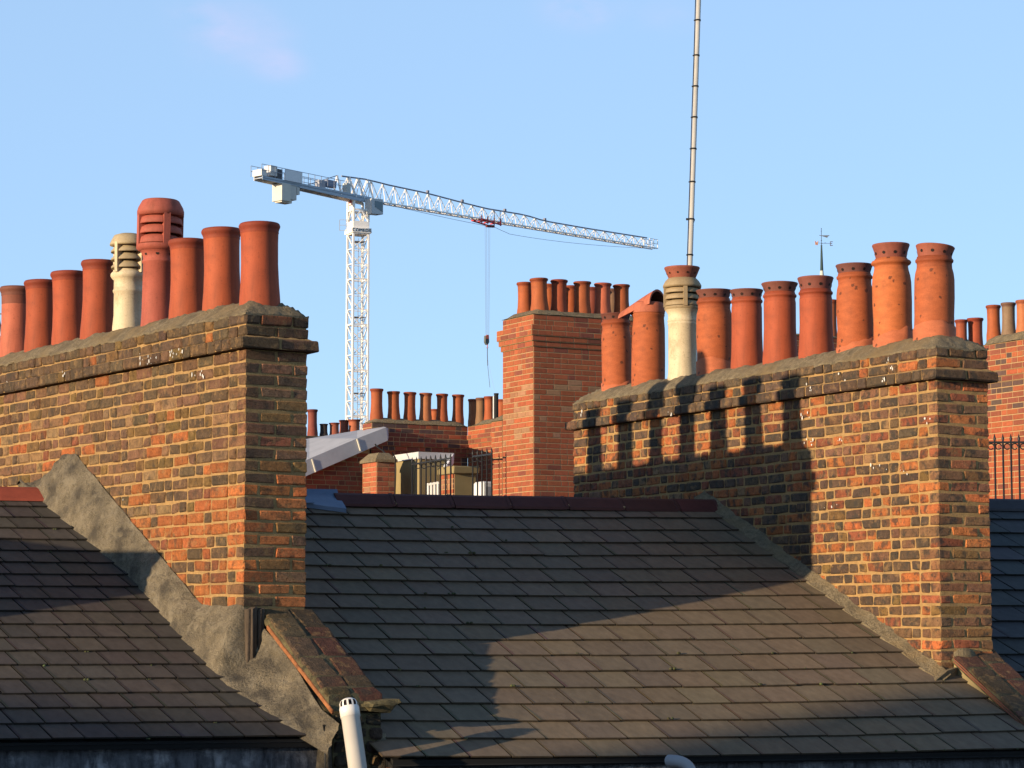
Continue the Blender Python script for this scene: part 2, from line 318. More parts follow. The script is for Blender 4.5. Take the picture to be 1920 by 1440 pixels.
H = 0.075
def old_stack(F, ztop, W, L, nrow, front, sidef, strh, seed, name, label, brickmat, zbase):
    """tall narrow party-wall stack of individually laid bricks; front at y=0, long side at x=0"""
    rr = random.Random(seed)
    root = thing(name, label, 'chimney', F(W / 2, L / 2, zbase), None)
    ins = 0.009
    core = MB()
    core.box(F, 0.007, W - ins, 0.0048, L - ins, zbase, ztop)
    core.box(F, -0.04, W + 0.045, -0.043, L + 0.04, ztop + 0.006, ztop + strh - 0.006)
    core.box(F, ins, W - ins, ins, L - ins, ztop + strh + 0.001, ztop + strh + 2 * H + 0.004)
    # mortar weathering on top of the string course
    zz = ztop + strh
    lo = [(-0.040, -0.043), (W + 0.045, -0.043), (W + 0.045, L + 0.04), (-0.04, L + 0.04)]; up = [(0.0, 0.0), (W, 0), (W, L), (0, L)]
    for k in range(4):
        a, b = lo[k], lo[(k + 1) % 4]; c, d = up[(k + 1) % 4], up[k]
        n_ = 14
        P = []
        for j in range(3):
            t = j / 2; row = []
            for i in range(n_ + 1):
                s_ = i / n_
                x = lerp(lerp(a[0], b[0], s_), lerp(d[0], c[0], s_), t); y = lerp(lerp(a[1], b[1], s_), lerp(d[1], c[1], s_), t)
                z = zz - 0.008 + 0.022 * t + 0.004 * rr.uniform(-1, 1)
                row.append(F(x, y, z))
            P.append(row)
        core.grid(P)
    core.build('mortar', M['mortar'], root)
    sh = MB()
    def row_bricks(mb, r, z0, h, off, fcode, A, fl):
        # A: corner brick is a header on the front (stretcher on the side)
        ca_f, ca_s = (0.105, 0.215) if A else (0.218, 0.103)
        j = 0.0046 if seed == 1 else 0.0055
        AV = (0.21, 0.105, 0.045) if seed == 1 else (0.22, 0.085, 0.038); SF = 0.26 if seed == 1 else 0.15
        def putc(ch, sun_gain=1.0): return tuple(v * sun_gain for v in jit(lerp3(PAL[ch], AV if sun_gain == 1.0 else (0.25, 0.092, 0.038), (SF if sun_gain == 1.0 else 0.34) if ch != 'O' else 0.06), 0.16, rr))  # gain paints grazing sun into corner and front bricks, brighter and warmer
        T = lambda x, y, z: F(x, y, z)
        zj = rr.uniform(-0.0015, 0.0015)
        z1 = z0 + h - 2 * j + zj; zA = z0 + zj
        pr = off
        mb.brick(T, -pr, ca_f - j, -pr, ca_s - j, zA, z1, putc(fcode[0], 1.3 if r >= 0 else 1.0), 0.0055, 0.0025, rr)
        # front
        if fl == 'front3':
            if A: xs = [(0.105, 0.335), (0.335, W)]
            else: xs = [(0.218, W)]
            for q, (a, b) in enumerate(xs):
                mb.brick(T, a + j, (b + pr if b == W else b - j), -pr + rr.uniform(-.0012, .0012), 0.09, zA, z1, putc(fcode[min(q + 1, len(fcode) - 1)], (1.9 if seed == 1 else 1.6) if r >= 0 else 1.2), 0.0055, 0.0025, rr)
        # side
        y = ca_s; hd = not A
        while y < L:
            ln = 0.215 if not hd else 0.106
            if rr.random() < 0.18: ln = rr.choice((0.16, 0.106, 0.19))
            ln *= rr.uniform(0.95, 1.05)
            y1 = min(y + ln, L)
            if L - y1 < 0.06: y1 = L
            ch = sidef(r, y, z0, rr)
            bx = -pr + rr.uniform(-0.0035, 0.002)
            mb.brick(T, bx, 0.07, y + j, (L + pr if y1 == L else y1 - j), zA + rr.uniform(-.0015, .0015), z1 + rr.uniform(-.0015, .0015), putc(ch), 0.0055, 0.0022, rr)
            y = y1; hd = not hd if rr.random() < 0.8 else hd
        # right side and back, plainer
        y = 0.097
        while y < L - 0.1:
            mb.brick(T, W - 0.06, W + pr, y + j, y + 0.215, zA, z1, putc(sidef(r, 1.0, z0, rr)), 0.0055, 0.002, rr); y += 0.225
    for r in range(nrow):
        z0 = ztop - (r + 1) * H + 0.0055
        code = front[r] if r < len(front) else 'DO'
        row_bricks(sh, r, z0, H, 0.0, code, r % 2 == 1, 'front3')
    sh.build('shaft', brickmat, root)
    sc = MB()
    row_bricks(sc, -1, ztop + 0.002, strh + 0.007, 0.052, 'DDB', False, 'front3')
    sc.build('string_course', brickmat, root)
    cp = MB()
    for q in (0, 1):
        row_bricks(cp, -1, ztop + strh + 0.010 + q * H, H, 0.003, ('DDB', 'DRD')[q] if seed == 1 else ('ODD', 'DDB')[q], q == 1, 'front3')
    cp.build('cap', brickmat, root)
    # flaunching: rounded mortar mound
    fl = MB(); zt = ztop + strh + 2 * H + 0.006
    def fz(x, y):
        u = min(x + 0.012, W + 0.012 - x) / 0.15; v = min(y + 0.015, L + 0.015 - y) / 0.19
        k = max(0.0, min(1.0, u, v)); k = k ** 0.85 * 0.6 + 0.4 * sin(k * pi / 2)
        return zt - 0.012 + 0.115 * k + 0.012 * mn.noise(Vector((x * 9, y * 9, seed))) + 0.010 * mn.noise(Vector((x * 2.1, y * 2.1, seed + 5)))
    xs = [-0.003 + (W + 0.006) * i / 20 for i in range(21)]; ny = int(L / 0.028)
    ys = [-0.003 + (L + 0.006) * i / ny for i in range(ny + 1)]
    P = [[F(x + 0.006 * mn.noise(Vector((y * 13, 3, seed))) * (abs(x - W / 2) > W / 2 - .01), y, fz(x, y) + 0.010 * mn.noise(Vector((x * 26, y * 26, seed))) + 0.005 * mn.noise(Vector((x * 60, y * 60, seed)))) for x in xs] for y in ys]
    fl.grid(P)
    # skirt
    rim = [P[0]] + [[r_[-1] for r_ in P]] + [P[-1][::-1]] + [[r_[0] for r_ in P][::-1]]
    for e in rim: fl.grid([e, [p - Vector((0, 0, 0.014)) for p in e]])
    fl.build('flaunching', M['cement'], root)
    return root, fz

def splashes(F, root, spots, x, seed):
    rr = random.Random(seed); mb = MB()
    for px, py, n_, sp in spots:
        for k in range(int(n_ * 0.7 + .5)):
            q = F.on_x(px + rr.gauss(0, sp), py + rr.gauss(0, 4), x); r0 = rr.uniform(0.002, 0.0075); st_ = rr.uniform(1, 2.6)
            ring = [F(x, q.y + r0 * cos(a) * rr.uniform(.6, 1.2), q.z + r0 * st_ * sin(a) * rr.uniform(.6, 1.2)) for a in [i * pi / 5 for i in range(10)]]
            mb.add([p_ - F.ex * 0.0022 for p_ in ring] + ring, [tuple(range(10))] + [(i, (i + 1) % 10, 10 + (i + 1) % 10, 10 + i) for i in range(10)], (0.62, 0.60, 0.55))
    tag(mb.build('white_droppings', M['plain'], root), kind='stuff')
ZT1, ZT2 = 10.752, 10.715
L1, L2, W = 6.2, 4.86, 0.44
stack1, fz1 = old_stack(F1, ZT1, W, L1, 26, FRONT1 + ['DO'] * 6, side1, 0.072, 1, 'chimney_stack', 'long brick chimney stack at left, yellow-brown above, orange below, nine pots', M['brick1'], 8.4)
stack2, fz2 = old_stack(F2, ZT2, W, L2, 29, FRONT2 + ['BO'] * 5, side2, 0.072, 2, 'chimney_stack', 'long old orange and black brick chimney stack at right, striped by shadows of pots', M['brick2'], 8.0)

splashes(F1, stack1, ((270, 676, 10, 6), (283, 673, 6, 4), (325, 664, 8, 7), (340, 658, 5, 4), (118, 703, 6, 3)), -0.056, 5)
splashes(F1, stack1, ((377, 703, 5, 3), (363, 700, 3, 3), (10, 715, 4, 5), (232, 935, 2, 2), (140, 560, 0, 1), (300, 622, 0, 2)), -0.008, 6)
splashes(F2, stack2, ((1520, 730, 6, 4), (1660, 708, 6, 4), (1258, 775, 5, 3)), -0.056, 7)
splashes(F2, stack2, ((1662, 670, 4, 3), (1675, 690, 4, 3), (1578, 708, 3, 3), (1510, 780, 5, 5), (1510, 830, 7, 8), (1640, 880, 5, 8), (1740, 785, 5, 5), (1575, 825, 5, 6), (1090, 776, 3, 2), (1700, 885, 4, 6), (1560, 950, 5, 9)), -0.008, 8)

# ------------------------------------------------------------------ chimney pots
RED = (0.325, 0.070, 0.028); ORG = (0.34, 0.086, 0.028); DRED = (0.20, 0.05, 0.032); BRN = (0.12, 0.04, 0.028); CRM = (0.58, 0.48, 0.31); STN = (0.30, 0.22, 0.12)
def potT(base, tilt=(0, 0), rot=0.0, sc=1.0):
    Mx = Matrix.Rotation(tilt[0], 4, 'X') @ Matrix.Rotation(tilt[1], 4, 'Y') @ Matrix.Rotation(rot, 4, 'Z')
    return lambda x, y, z: base + (Mx @ Vector((x, y, z))) * sc
def holes(mb, T, r0, z0, r1, z1, n, hr=0.0085, t=0.45, ph=0.0):
    """round vent holes: flat dark discs painted as the shade inside, on a conical band"""
    for k in range(n):
        a = 2 * pi * k / n + ph; r = lerp(r0, r1, t) + 0.0015; z = lerp(z0, z1, t); sl = (r1 - r0) / max(1e-4, (z1 - z0))
        u = Vector((-sin(a), cos(a), 0)); w = Vector((cos(a) * sl, sin(a) * sl, 1)).normalized(); c = Vector((cos(a) * r, sin(a) * r, z))
        pts = []
        for q in range(8):
            b = 2 * pi * q / 8; p = c + u * (hr * cos(b)) + w * (hr * sin(b)); pts.append(T(p.x, p.y, p.z))
        mb.add(pts, [tuple(range(8))], (0.012, 0.008, 0.006), 0)
def roll_profile(h, rb, rm, rt):
    return [(rb, -0.05), (rb, 0.02), (rb * 0.985, 0.06), (lerp(rb, rm, 0.6), h * 0.25), (rm, h * 0.5), (rm * 1.005, h * 0.75), (rm * 1.02, h * 0.87), (rm * 1.05, h * 0.885), (rm * 1.035, h * 0.90),
            (lerp(rm, rt, 0.6), h * 0.925), (rt, h * 0.945), (rt * 1.02, h * 0.965), (rt * 1.0, h * 0.985), (rt * 0.95, h), (rt * 0.85, h * 0.997), (rt * 0.82, h * 0.95), (rm * 0.84, h * 0.6)]
INNER = 4
def plain_pot(base, label, group, h=0.5, rb=0.125, rm=0.110, rt=0.126, col=RED, n=32, m_='clay', tilt=None, seed=0, cat='chimney pot', soot=0.0):
    tilt = tilt or (RND.uniform(-.022, .022), RND.uniform(-.022, .022))
    T = potT(base, tilt); mb = MB(); c = jit(col, 0.07)
    pf = roll_profile(h, rb, rm, rt)
    if soot: # sooty upper part
        cols = [lerp3((0.07, 0.035, 0.025), c, 1 - soot * max(0, min(1, (q[1] / h - 0.55) / 0.25))) for q in pf[:-3]] + [(0.05, 0.02, 0.015)] * 2
    else: cols = [lerp3(c, (c[0] * .62, c[1] * .52, c[2] * .6), max(0, min(1, (q[1] / h - 0.80) / 0.10))) for q in pf[:-3]] + [(0.05, 0.02, 0.015)] * 2
    mb.lathe(pf, T, n, c, 0, cols, 0.012, seed)
    o = mb.build('chimney_pot', M[m_], None, base)
    return tag(o, label, cat, group)

G1 = 'clay pots on the left stack'
def b1(y, x=0.22): p = F1(x, y, fz1(x, y) - 0.015); return p
ord1 = ['sooty-topped terracotta pot at far left end of left stack', 'plain terracotta pot beside the sooty-topped pot on left stack',
        'plain terracotta pot, third from far end of left stack', 'plain terracotta pot directly left of the cream louvred pot',
        None, None, 'shortest-looking terracotta pot directly right of the tall red louvred cowl', 'terracotta roll-top pot, second from the near end of left stack', 'big nearest terracotta pot at right end of left stack, beside its sloping mortar edge']
yy1 = [3.953, 3.496, 3.021, 2.547, 2.079, 1.628, 1.189, 0.717, 0.224]
for i, y in enumerate(yy1):
    if ord1[i] is None: continue
    colr = (0.40, 0.11, 0.06) if i == 0 else jit(RED, 0.05)
    o = plain_pot(b1(y), ord1[i], G1, h=(0.53, 0.52, 0.53, 0.55, 0, 0, 0.525, 0.535, 0.51)[i], rb=0.127, rm=0.116 if i == 8 else 0.113, rt=0.128, col=colr, seed=i, soot=0.75 if i == 0 else 0)
# pots further back on the same stack, out of the frame to the left are left out

def louvre_cowl(mb, T, z0, z1, r, n_l, posts, col, rin, post_w=0.03, slant=0.5, ph=0.0):
    """ring of slanted annular louvres between vertical posts round a dark core"""
    mb.lathe([(rin, z0), (rin, z1)], T, 24, (0.02, 0.015, 0.012))
    dz = (z1 - z0) / n_l
    for k in range(n_l):
        a = z0 + k * dz
        pf = [(rin * 0.98, a + dz * 0.95), (r, a + dz * (0.95 - slant * 0.75)), (r, a + dz * (0.95 - slant * 0.75) - 0.008), (rin * 0.98, a + dz * 0.70)]
        pf = [(rin, a + dz * 1.02), (r * 0.93, a + dz * 0.72), (r * 1.0, a + dz * 0.14), (r * 0.97, a + dz * 0.05), (rin, a + dz * 0.5)]
        mb.lathe(pf, T, 28, col)
    for k in range(posts):
        a = 2 * pi * k / posts + ph
        e = Vector((cos(a), sin(a), 0)); t = Vector((-sin(a), cos(a), 0))
        vs = []
        for z in (z0 - 0.004, z1 + 0.004):
            for (q, w_) in ((rin * 0.9, -1), (r * 1.035, -1), (r * 1.035, 1), (rin * 0.9, 1)):
                p = e * q + t * (w_ * post_w / 2); vs.append(T(p.x, p.y, z))
        mb.add(vs, BOXF, col)

# cream louvred pot (left stack)
p = b1(2.079); T = potT(p, (0.01, -0.01))
root = thing('louvred_chimney_pot', 'cream chimney pot with stone louvred cowl on left stack, left of the tall red cowl', 'chimney pot', p, G1)
mb = MB(); mb.lathe([(0.108, -0.05), (0.106, 0.04), (0.098, 0.12), (0.098, 0.27), (0.104, 0.278), (0.106, 0.29), (0.100, 0.30), (0.098, 0.36), (0.112, 0.372), (0.122, 0.39), (0.120, 0.405), (0.105, 0.42), (0.088, 0.44)], T, 30, CRM, wob=.01)
mb.build('body', M['whiteclay'], root)
mb = MB(); sc_ = (0.34, 0.27, 0.16)
mb.lathe([(0.075, 0.42), (0.075, 0.62)], T, 20, (0.02, 0.015, 0.01))
for z0, r0 in ((0.44, 0.118), (0.495, 0.120), (0.55, 0.120)):
    mb.lathe([(0.078, z0 + 0.055), (r0, z0 + 0.012), (r0, z0), (0.078, z0 + 0.03)], T, 28, sc_)
mb.lathe([(0.07, 0.60), (0.128, 0.600), (0.128, 0.612), (0.115, 0.640), (0.098, 0.670), (0.060, 0.682), (0.001, 0.684)], T, 28, (0.40, 0.32, 0.19))
for k in range(4):
    a = pi / 2 * k + pi - 0.58 + YAW; e = Vector((cos(a), sin(a), 0)); t = Vector((-sin(a), cos(a), 0)); vs = []
    for z in (0.41, 0.615):
        for (q, w_) in ((0.08, -1), (0.128, -1), (0.128, 1), (0.08, 1)): q_ = e * q + t * (w_ * 0.012); vs.append(T(q_.x, q_.y, z))
    mb.add(vs, BOXF, (0.55, 0.45, 0.28))
mb.build('louvred_cowl', M['whiteclay'], root)

# tall red louvred cowl (left stack)
p = b1(1.628); T = potT(p, (0.0, 0.012))
root = thing('louvred_chimney_pot', 'tallest dark red pot with big round louvred cowl on the left stack', 'chimney pot', p, G1)
mb = MB(); DR = (0.34, 0.085, 0.055)
mb.lathe([(0.118, -0.05), (0.113, 0.03), (0.110, 0.10), (0.108, 0.42), (0.116, 0.428), (0.116, 0.438), (0.108, 0.447), (0.112, 0.47), (0.125, 0.50), (0.142, 0.512)], T, 32, DR, wob=.008)
holes(mb, T, 0.108, 0.447, 0.120, 0.50, 8, 0.012, 0.62, 0.3)
mb.build('body', M['clay'], root)
mb = MB()
mb.lathe([(0.135, 0.505), (0.156, 0.52), (0.156, 0.545)], T, 32, DR)
louvre_cowl(mb, T, 0.545, 0.745, 0.150, 3, 4, DR, 0.105, 0.045, ph=YAW + pi + 0.44)
mb.lathe([(0.10, 0.742), (0.156, 0.742), (0.157, 0.775), (0.150, 0.80), (0.125, 0.845), (0.115, 0.852), (0.07, 0.857), (0.001, 0.858)], T, 32, DR)
mb.build('louvred_cowl', M['clay'], root)

# right stack pots
G2 = 'old pots on the right stack'
def b2(y, x=0.22): return F2(x, y, fz2(x, y) - 0.015)
def rim_pot(y, label, h, rb, rm, rt, ins, icol=BRN, col=ORG, m_='clay_old', ring=None, tilt=None, itilt=(0, 0), shoulder=False, seed=0, ih=9, haunch=False):
    p = b2(y); tilt = tilt or (RND.uniform(-.015, .015), RND.uniform(-.015, .015)); T = potT(p, tilt)
    root = thing('vented_chimney_pot', label, 'chimney pot', p, G2)
    mb = MB(); c = col
    if shoulder:
        pf = [(rb, -0.05), (rb, 0.03), (rm * 1.0, 0.16), (rm * 1.02, h * 0.5), (rm * 1.01, h * 0.72), (rm * 0.97, h * 0.80), (rm * 0.90, h * 0.86), (rt, h * 0.9)]
    else:
        pf = [(rb, -0.05), (rb, 0.03), (lerp(rb, rm, .5), h * 0.2), (rm, h * 0.5), (rm, h * 0.86), (rt, h * 0.9)]
    pf += [(rt * 1.01, h * 0.925), (rt * 1.075, h * 0.935), (rt * 1.09, h * 0.955), (rt * 1.06, h * 0.968), (rt * 1.01, h * 0.975), (rt * 0.99, h), (rt * 0.85, h)]
    if ring: pf = [q for q in pf if q[1] < ring - 0.03] + [(rt, ring - 0.03), (rt * 1.02, ring - 0.02), (rt * 1.14, ring - 0.012), (rt * 1.19, ring), (rt * 1.14, ring + 0.012), (rt * 1.0, ring + 0.02), (rt * 0.95, h), (rt * .8, h)]
    pc = [lerp3(c, (c[0] * .55, c[1] * .45, c[2] * .5), max(0, min(1, (q_[1] / h - 0.80) / 0.12)) * (0.7 if seed % 3 == 1 else 0.35)) for q_ in pf]
    mb.lathe(pf, T, 34, c, 0, pc, 0.03 if m_ == 'clay_old' else 0.01, seed)
    if haunch:   # broken mortar collar round the foot
        R_ = random.Random(seed); n = 34; vs = []
        for k in range(n):
            a = 2 * pi * k / n; zt_ = 0.075 + 0.045 * sin(a * 1.0 + seed) + 0.02 * mn.noise(Vector((k * .4, seed, 0)))
            vs += [T((rb + 0.004) * cos(a), (rb + 0.004) * sin(a), -0.05), T((rb + 0.007) * cos(a), (rb + 0.007) * sin(a), zt_ - 0.008), T((rb - 0.003) * cos(a), (rb - 0.003) * sin(a), zt_)]
        mb.add(vs, [(3 * k + j, 3 * ((k + 1) % n) + j, 3 * ((k + 1) % n) + j + 1, 3 * k + j + 1) for k in range(n) for j in (0, 1)], (0.42, 0.12, 0.05), 0, True)
    mb.build('body', M[m_], root)
    q = MB(); T2 = potT(T(0, 0, h - 0.004), (tilt[0] + itilt[0], tilt[1] + itilt[1]))
    r0, r1, hh = ins
    q.lathe([(r0, -0.01), (lerp(r0, r1, .45), hh * .5), (r1 * 0.985, hh * 0.88), (r1, hh * 0.93), (r1 * 0.975, hh), (r1 * 0.88, hh), (r1 * 0.8, hh * 0.6)], T2, 34, icol)
    holes(q, T2, r0, 0, lerp(r0, r1, .9), hh * 0.85, ih, 0.0115, 0.42, 0.2 + seed)
    q.build('vent_insert', M['clay'], root)
    return root
rim_pot(4.512, 'spotted orange pot with low holed rim at far left end of right stack', 0.575, 0.125, 0.122, 0.112, (0.108, 0.126, 0.055), seed=1, haunch=True, shoulder=True)
# hooded pot
p = b2(4.025); T = potT(p, (0.01, 0.01))
root = thing('hooded_chimney_pot', 'spotted orange pot with arched terracotta hood open to one side', 'chimney pot', p, G2)
mb = MB(); mb.lathe([(0.135, -0.05), (0.137, 0.08), (0.136, 0.25), (0.132, 0.45), (0.124, 0.545), (0.128, 0.555), (0.130, 0.57), (0.122, 0.58)], T, 34, ORG, wob=.02, seed=2); mb.build('body', M['clay_old'], root)
mb = MB(); HC = (0.40, 0.115, 0.06)
mb.lathe([(0.131, 0.578), (0.134, 0.60), (0.128, 0.635), (0.118, 0.662), (0.108, 0.668), (0.10, 0.64)], T, 32, HC); mb.disc(0.105, 0.635, T, 24, (0.02, 0.008, 0.006))
# arched hood swept leftwards and down along the picture's left
ax = (-RT * 0.80 + FH * 0.60).normalized(); side = Vector((-ax.y, ax.x, 0))
P_o = []; P_i = []
for i in range(9):
    t = i / 8; c = RT * 0.012 + ax * lerp(-0.085, 0.225, t) + Vector((0, 0, lerp(0.640, 0.540, t ** 1.15)))
    r_ = lerp(0.124, 0.122, t); ro, ri = [], []
    for k in range(13):
        a = pi * k / 12 * 1.0
        for (lst, q) in ((ro, r_), (ri, r_ - 0.016)):
            off = side * (cos(a) * q) + Vector((0, 0, sin(a) * q * lerp(1.05, 0.62, t))); lst.append(p + c + off)
    P_o.append(ro); P_i.append(ri)
mb.grid(P_o, HC); mb.grid(P_i, (0.10, 0.035, 0.02))
mb.grid([P_o[0], P_i[0]], HC); mb.grid([P_o[-1], P_i[-1]], HC)
for e in (0, -1): mb.grid([[r_[e] for r_ in P_o], [r_[e] for r_ in P_i]], HC)
mb.build('hood', M['clay'], root)
# cream pot with concrete louvres and clay crown
p = b2(3.502); T = potT(p, (0.0, 0.0))
root = thing('louvred_chimney_pot', 'cream pot with grey concrete louvres and holed clay crown, in front of the tall pole', 'chimney pot', p, G2)
mb = MB(); mb.lathe([(0.124, -0.05), (0.122, 0.01), (0.116, 0.05), (0.113, 0.10), (0.113, 0.43), (0.118, 0.437), (0.118, 0.447), (0.114, 0.455), (0.119, 0.462), (0.119, 0.472), (0.113, 0.48), (0.114, 0.52), (0.126, 0.54), (0.138, 0.555)], T, 34, CRM, wob=.01); mb.build('body', M['whiteclay'], root)
mb = MB(); mb.lathe([(0.130, 0.548), (0.142, 0.56), (0.142, 0.58)], T, 30, STN)
louvre_cowl(mb, T, 0.58, 0.735, 0.143, 3, 4, STN, 0.10, 0.030, ph=YAW + pi + 0.12)
mb.lathe([(0.10, 0.733), (0.152, 0.733), (0.154, 0.75), (0.135, 0.785), (0.112, 0.808), (0.09, 0.812)], T, 30, STN); mb.build('louvred_cowl', M['whiteclay'], root)
mb = MB(); mb.lathe([(0.104, 0.800), (0.110, 0.815), (0.138, 0.880), (0.142, 0.888), (0.140, 0.897), (0.125, 0.897), (0.11, 0.86)], T, 32, (0.25, 0.075, 0.045))
holes(mb, T, 0.110, 0.815, 0.138, 0.88, 10, 0.009, 0.45, 0.1); mb.build('clay_crown', M['clay'], root)
rim_pot(3.039, 'spotted orange pot with holed brown rim just right of the cream pot', 0.585, 0.138, 0.137, 0.124, (0.112, 0.140, 0.07), seed=4, shoulder=True, haunch=True, icol=(0.15, 0.055, 0.04))
rim_pot(2.587, 'smooth terracotta pot with brown holed rim, fifth from far end of right stack', 0.545, 0.126, 0.116, 0.112, (0.105, 0.128, 0.065), (0.15, 0.055, 0.04), RED, 'clay', seed=5)
rim_pot(2.145, 'smooth terracotta pot with ringed neck and holed rim, between two similar pots', 0.535, 0.132, 0.120, 0.116, (0.106, 0.138, 0.075), (0.17, 0.06, 0.042), RED, 'clay', seed=6)
rim_pot(1.68, 'smooth terracotta pot with dark holed rim, directly below the weathervane', 0.50, 0.132, 0.120, 0.116, (0.108, 0.133, 0.095), (0.19, 0.062, 0.045), RED, 'clay', seed=7)
rim_pot(1.196, 'spotted orange barrel pot right of the weathervane, third from the near end', 0.56, 0.136, 0.131, 0.118, (0.110, 0.134, 0.068), seed=8, shoulder=True, haunch=True, icol=(0.14, 0.055, 0.045))
rim_pot(0.758, 'tallest bright orange pot with thick ring and paint marks, second from near end', 0.615, 0.137, 0.135, 0.118, (0.104, 0.132, 0.105), (0.22, 0.065, 0.042), (0.43, 0.120, 0.036), 'clay_old', ring=0.585, seed=9, shoulder=True, haunch=True)
rim_pot(0.296, 'nearest spotted orange pot with lopsided holed rim at end of right stack', 0.57, 0.140, 0.135, 0.120, (0.112, 0.134, 0.078), (0.26, 0.075, 0.045), ORG, 'clay_old', itilt=(0.0, 0.10), seed=10, shoulder=True, haunch=True)
# white paint dabs on the tallest pot
# ------------------------------------------------------------------ tall pole behind the cream pot
p0 = F2(0.30, 3.62, 11.0); q0 = F2.on_y(1294, 498, 3.62); q1 = F2.on_y(1310, 0, 3.62)
A_ = F2(*q0); B_ = F2(*q1); dr = (B_ - A_).normalized(); foot = A_ - dr * ((A_.z - 10.98) / dr.z); top = B_ + dr * 1.2
root = thing('aerial_mast', 'tall thin pale metal pole with clamped cable leaning into the sky behind cream pot', 'pole', foot)
mb = MB(); mb.tube([foot, top], 0.0195, 14); mb.build('pole', M['metal'], root)
mb = MB(); N_ = 40; pts = []
for i in range(N_ + 1):
    t = i / N_; c = foot.lerp(top, t); pts.append(c - RT * (0.0245 + 0.0035 * mn.noise(Vector((t * 9, 2, 2)))) - FWD * 0.004)
mb.tube(pts, 0.0042, 6, (0.02, 0.015, 0.015)); mb.build('cable', M['plain'], root)
for yb in (38, 104, 162, 220, 279, 341, 411, 478):
    q = F2(*F2.on_y(1294 + (498 - yb) * 16 / 498, yb, 3.62)); mb = MB()
    mb.tube([q - dr * 0.006, q + dr * 0.006], 0.0235, 12); mb.bar(q - RT * 0.034, q - RT * 0.018, 0.010)
    if yb == 411: mb.bar(q - RT * 0.045, q - RT * 0.015, 0.016); mb.bar(q + RT * 0.01 - Vector((0, 0, 0.03)), q + RT * 0.02, 0.016)
    mb.build('clamp', M['dark'], root)

# ------------------------------------------------------------------ terrace houses with slate roofs
P0 = Vector((10.683, 16.548, 0))               # a point of the ridge line in plan
def rp(s, t, dz=0.0, up=0.0):
    """roof point: s metres along the ridge (to the right), t metres of plan down the slope"""
    q = P0 + AL * s + DN * t; return Vector((q.x, q.y, rz(q.x, q.y, dz) + up))
NRM = Vector((-GX, -GY, 1)).normalized()
def st_of(p): v = Vector((p.x, p.y, 0)) - P0; return v.dot(AL), v.dot(DN)
def slates(mb, s_left, s_right, t0, t1, rows, wid, dz, seed, cbase, sag=0.0, jitc=0.18, cfun=None, skew=0.2):
    rr = random.Random(seed); dt = (t1 - t0) / rows
    for k in range(rows - 1, -1, -1):
        ta, tb = t0 + k * dt, t0 + (k + 1) * dt
        off = ((k % 2) * 0.5 * wid + skew * (ta + dt / 2)) % wid + rr.uniform(-.008, .008)
        s = s_left((ta + tb) / 2) - wid * 1.0 + off
        se = s_right((ta + tb) / 2)
        while s < se:
            w_ = wid * rr.uniform(0.985, 1.015); s1_ = s + w_
            gp = 0.0030 + rr.random() * 0.0022
            c = jit(cfun(s, k, rr) if cfun else cbase, jitc, rr)
            lift = 0.0125 + rr.uniform(0, 0.004); drop = rr.uniform(-0.003, 0.003)
            if rr.random() < 0.03: drop += rr.uniform(-0.012, 0.012); kq = rr.uniform(0.78, 1.25); c = tuple(v_ * kq for v_ in c)
            def sg(s_, t_): 
                return -sag * math.sin(max(0, min(1, (s_ - s_left(t_)) / max(.1, se - s_left(t_)))) * pi)
            k0, k1 = skew * (ta - 0.02 - (ta + tb) / 2), skew * (tb - (ta + tb) / 2)
            a = rp(s + gp + k0, ta - 0.02, dz, sg(s, ta)); b = rp(s1_ - gp + k0, ta - 0.02, dz, sg(s1_, ta))
            c_ = rp(s1_ - gp + k1, tb + drop, dz, sg(s1_, tb)) + NRM * lift; d = rp(s + gp + k1, tb + drop + rr.uniform(-.001, .001), dz, sg(s, tb)) + NRM * lift
            th = NRM * 0.006
            # nibbled lower edge
            nb = 5; low = [d.lerp(c_, j / nb) + DN * rr.uniform(-0.0022, 0.0022) for j in range(nb + 1)]
            topv = [a + th * 0.4, b + th * 0.4] + [p_ + th * 0.5 for p_ in reversed(low)]
            botv = [p_ - NRM * 0.009 for p_ in topv]
            n_ = len(topv)
            # darker bands beside the joint and along the lower edge, a little proud of the slab
            mb.add(topv, [tuple(range(n_))[::-1]], c)
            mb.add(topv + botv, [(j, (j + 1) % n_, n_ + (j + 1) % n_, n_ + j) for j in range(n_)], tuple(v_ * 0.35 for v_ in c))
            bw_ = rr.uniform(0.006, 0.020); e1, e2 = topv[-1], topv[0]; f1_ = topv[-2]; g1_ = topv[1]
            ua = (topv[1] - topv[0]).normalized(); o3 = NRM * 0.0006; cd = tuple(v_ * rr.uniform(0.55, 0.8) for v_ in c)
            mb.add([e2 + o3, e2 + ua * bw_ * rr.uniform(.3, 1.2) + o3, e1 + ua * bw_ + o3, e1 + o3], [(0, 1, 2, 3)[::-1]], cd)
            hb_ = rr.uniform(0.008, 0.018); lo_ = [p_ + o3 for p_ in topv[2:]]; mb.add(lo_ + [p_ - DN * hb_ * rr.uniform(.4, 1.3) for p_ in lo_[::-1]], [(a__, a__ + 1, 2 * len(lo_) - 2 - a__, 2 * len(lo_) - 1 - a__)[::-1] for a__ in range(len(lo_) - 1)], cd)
            s = s1_
LFT1 = lambda x: (lambda yy: None)
def s_on_line(F, x, t):
    """s where the line x=const of frame F crosses plan-distance t"""
    a = F(x, 0, 0); b = F(x, 1, 0); sa, ta = st_of(a); sb, tb = st_of(b); k = (t - ta) / (tb - ta); return sa + (sb - sa) * k
TE = 3.705
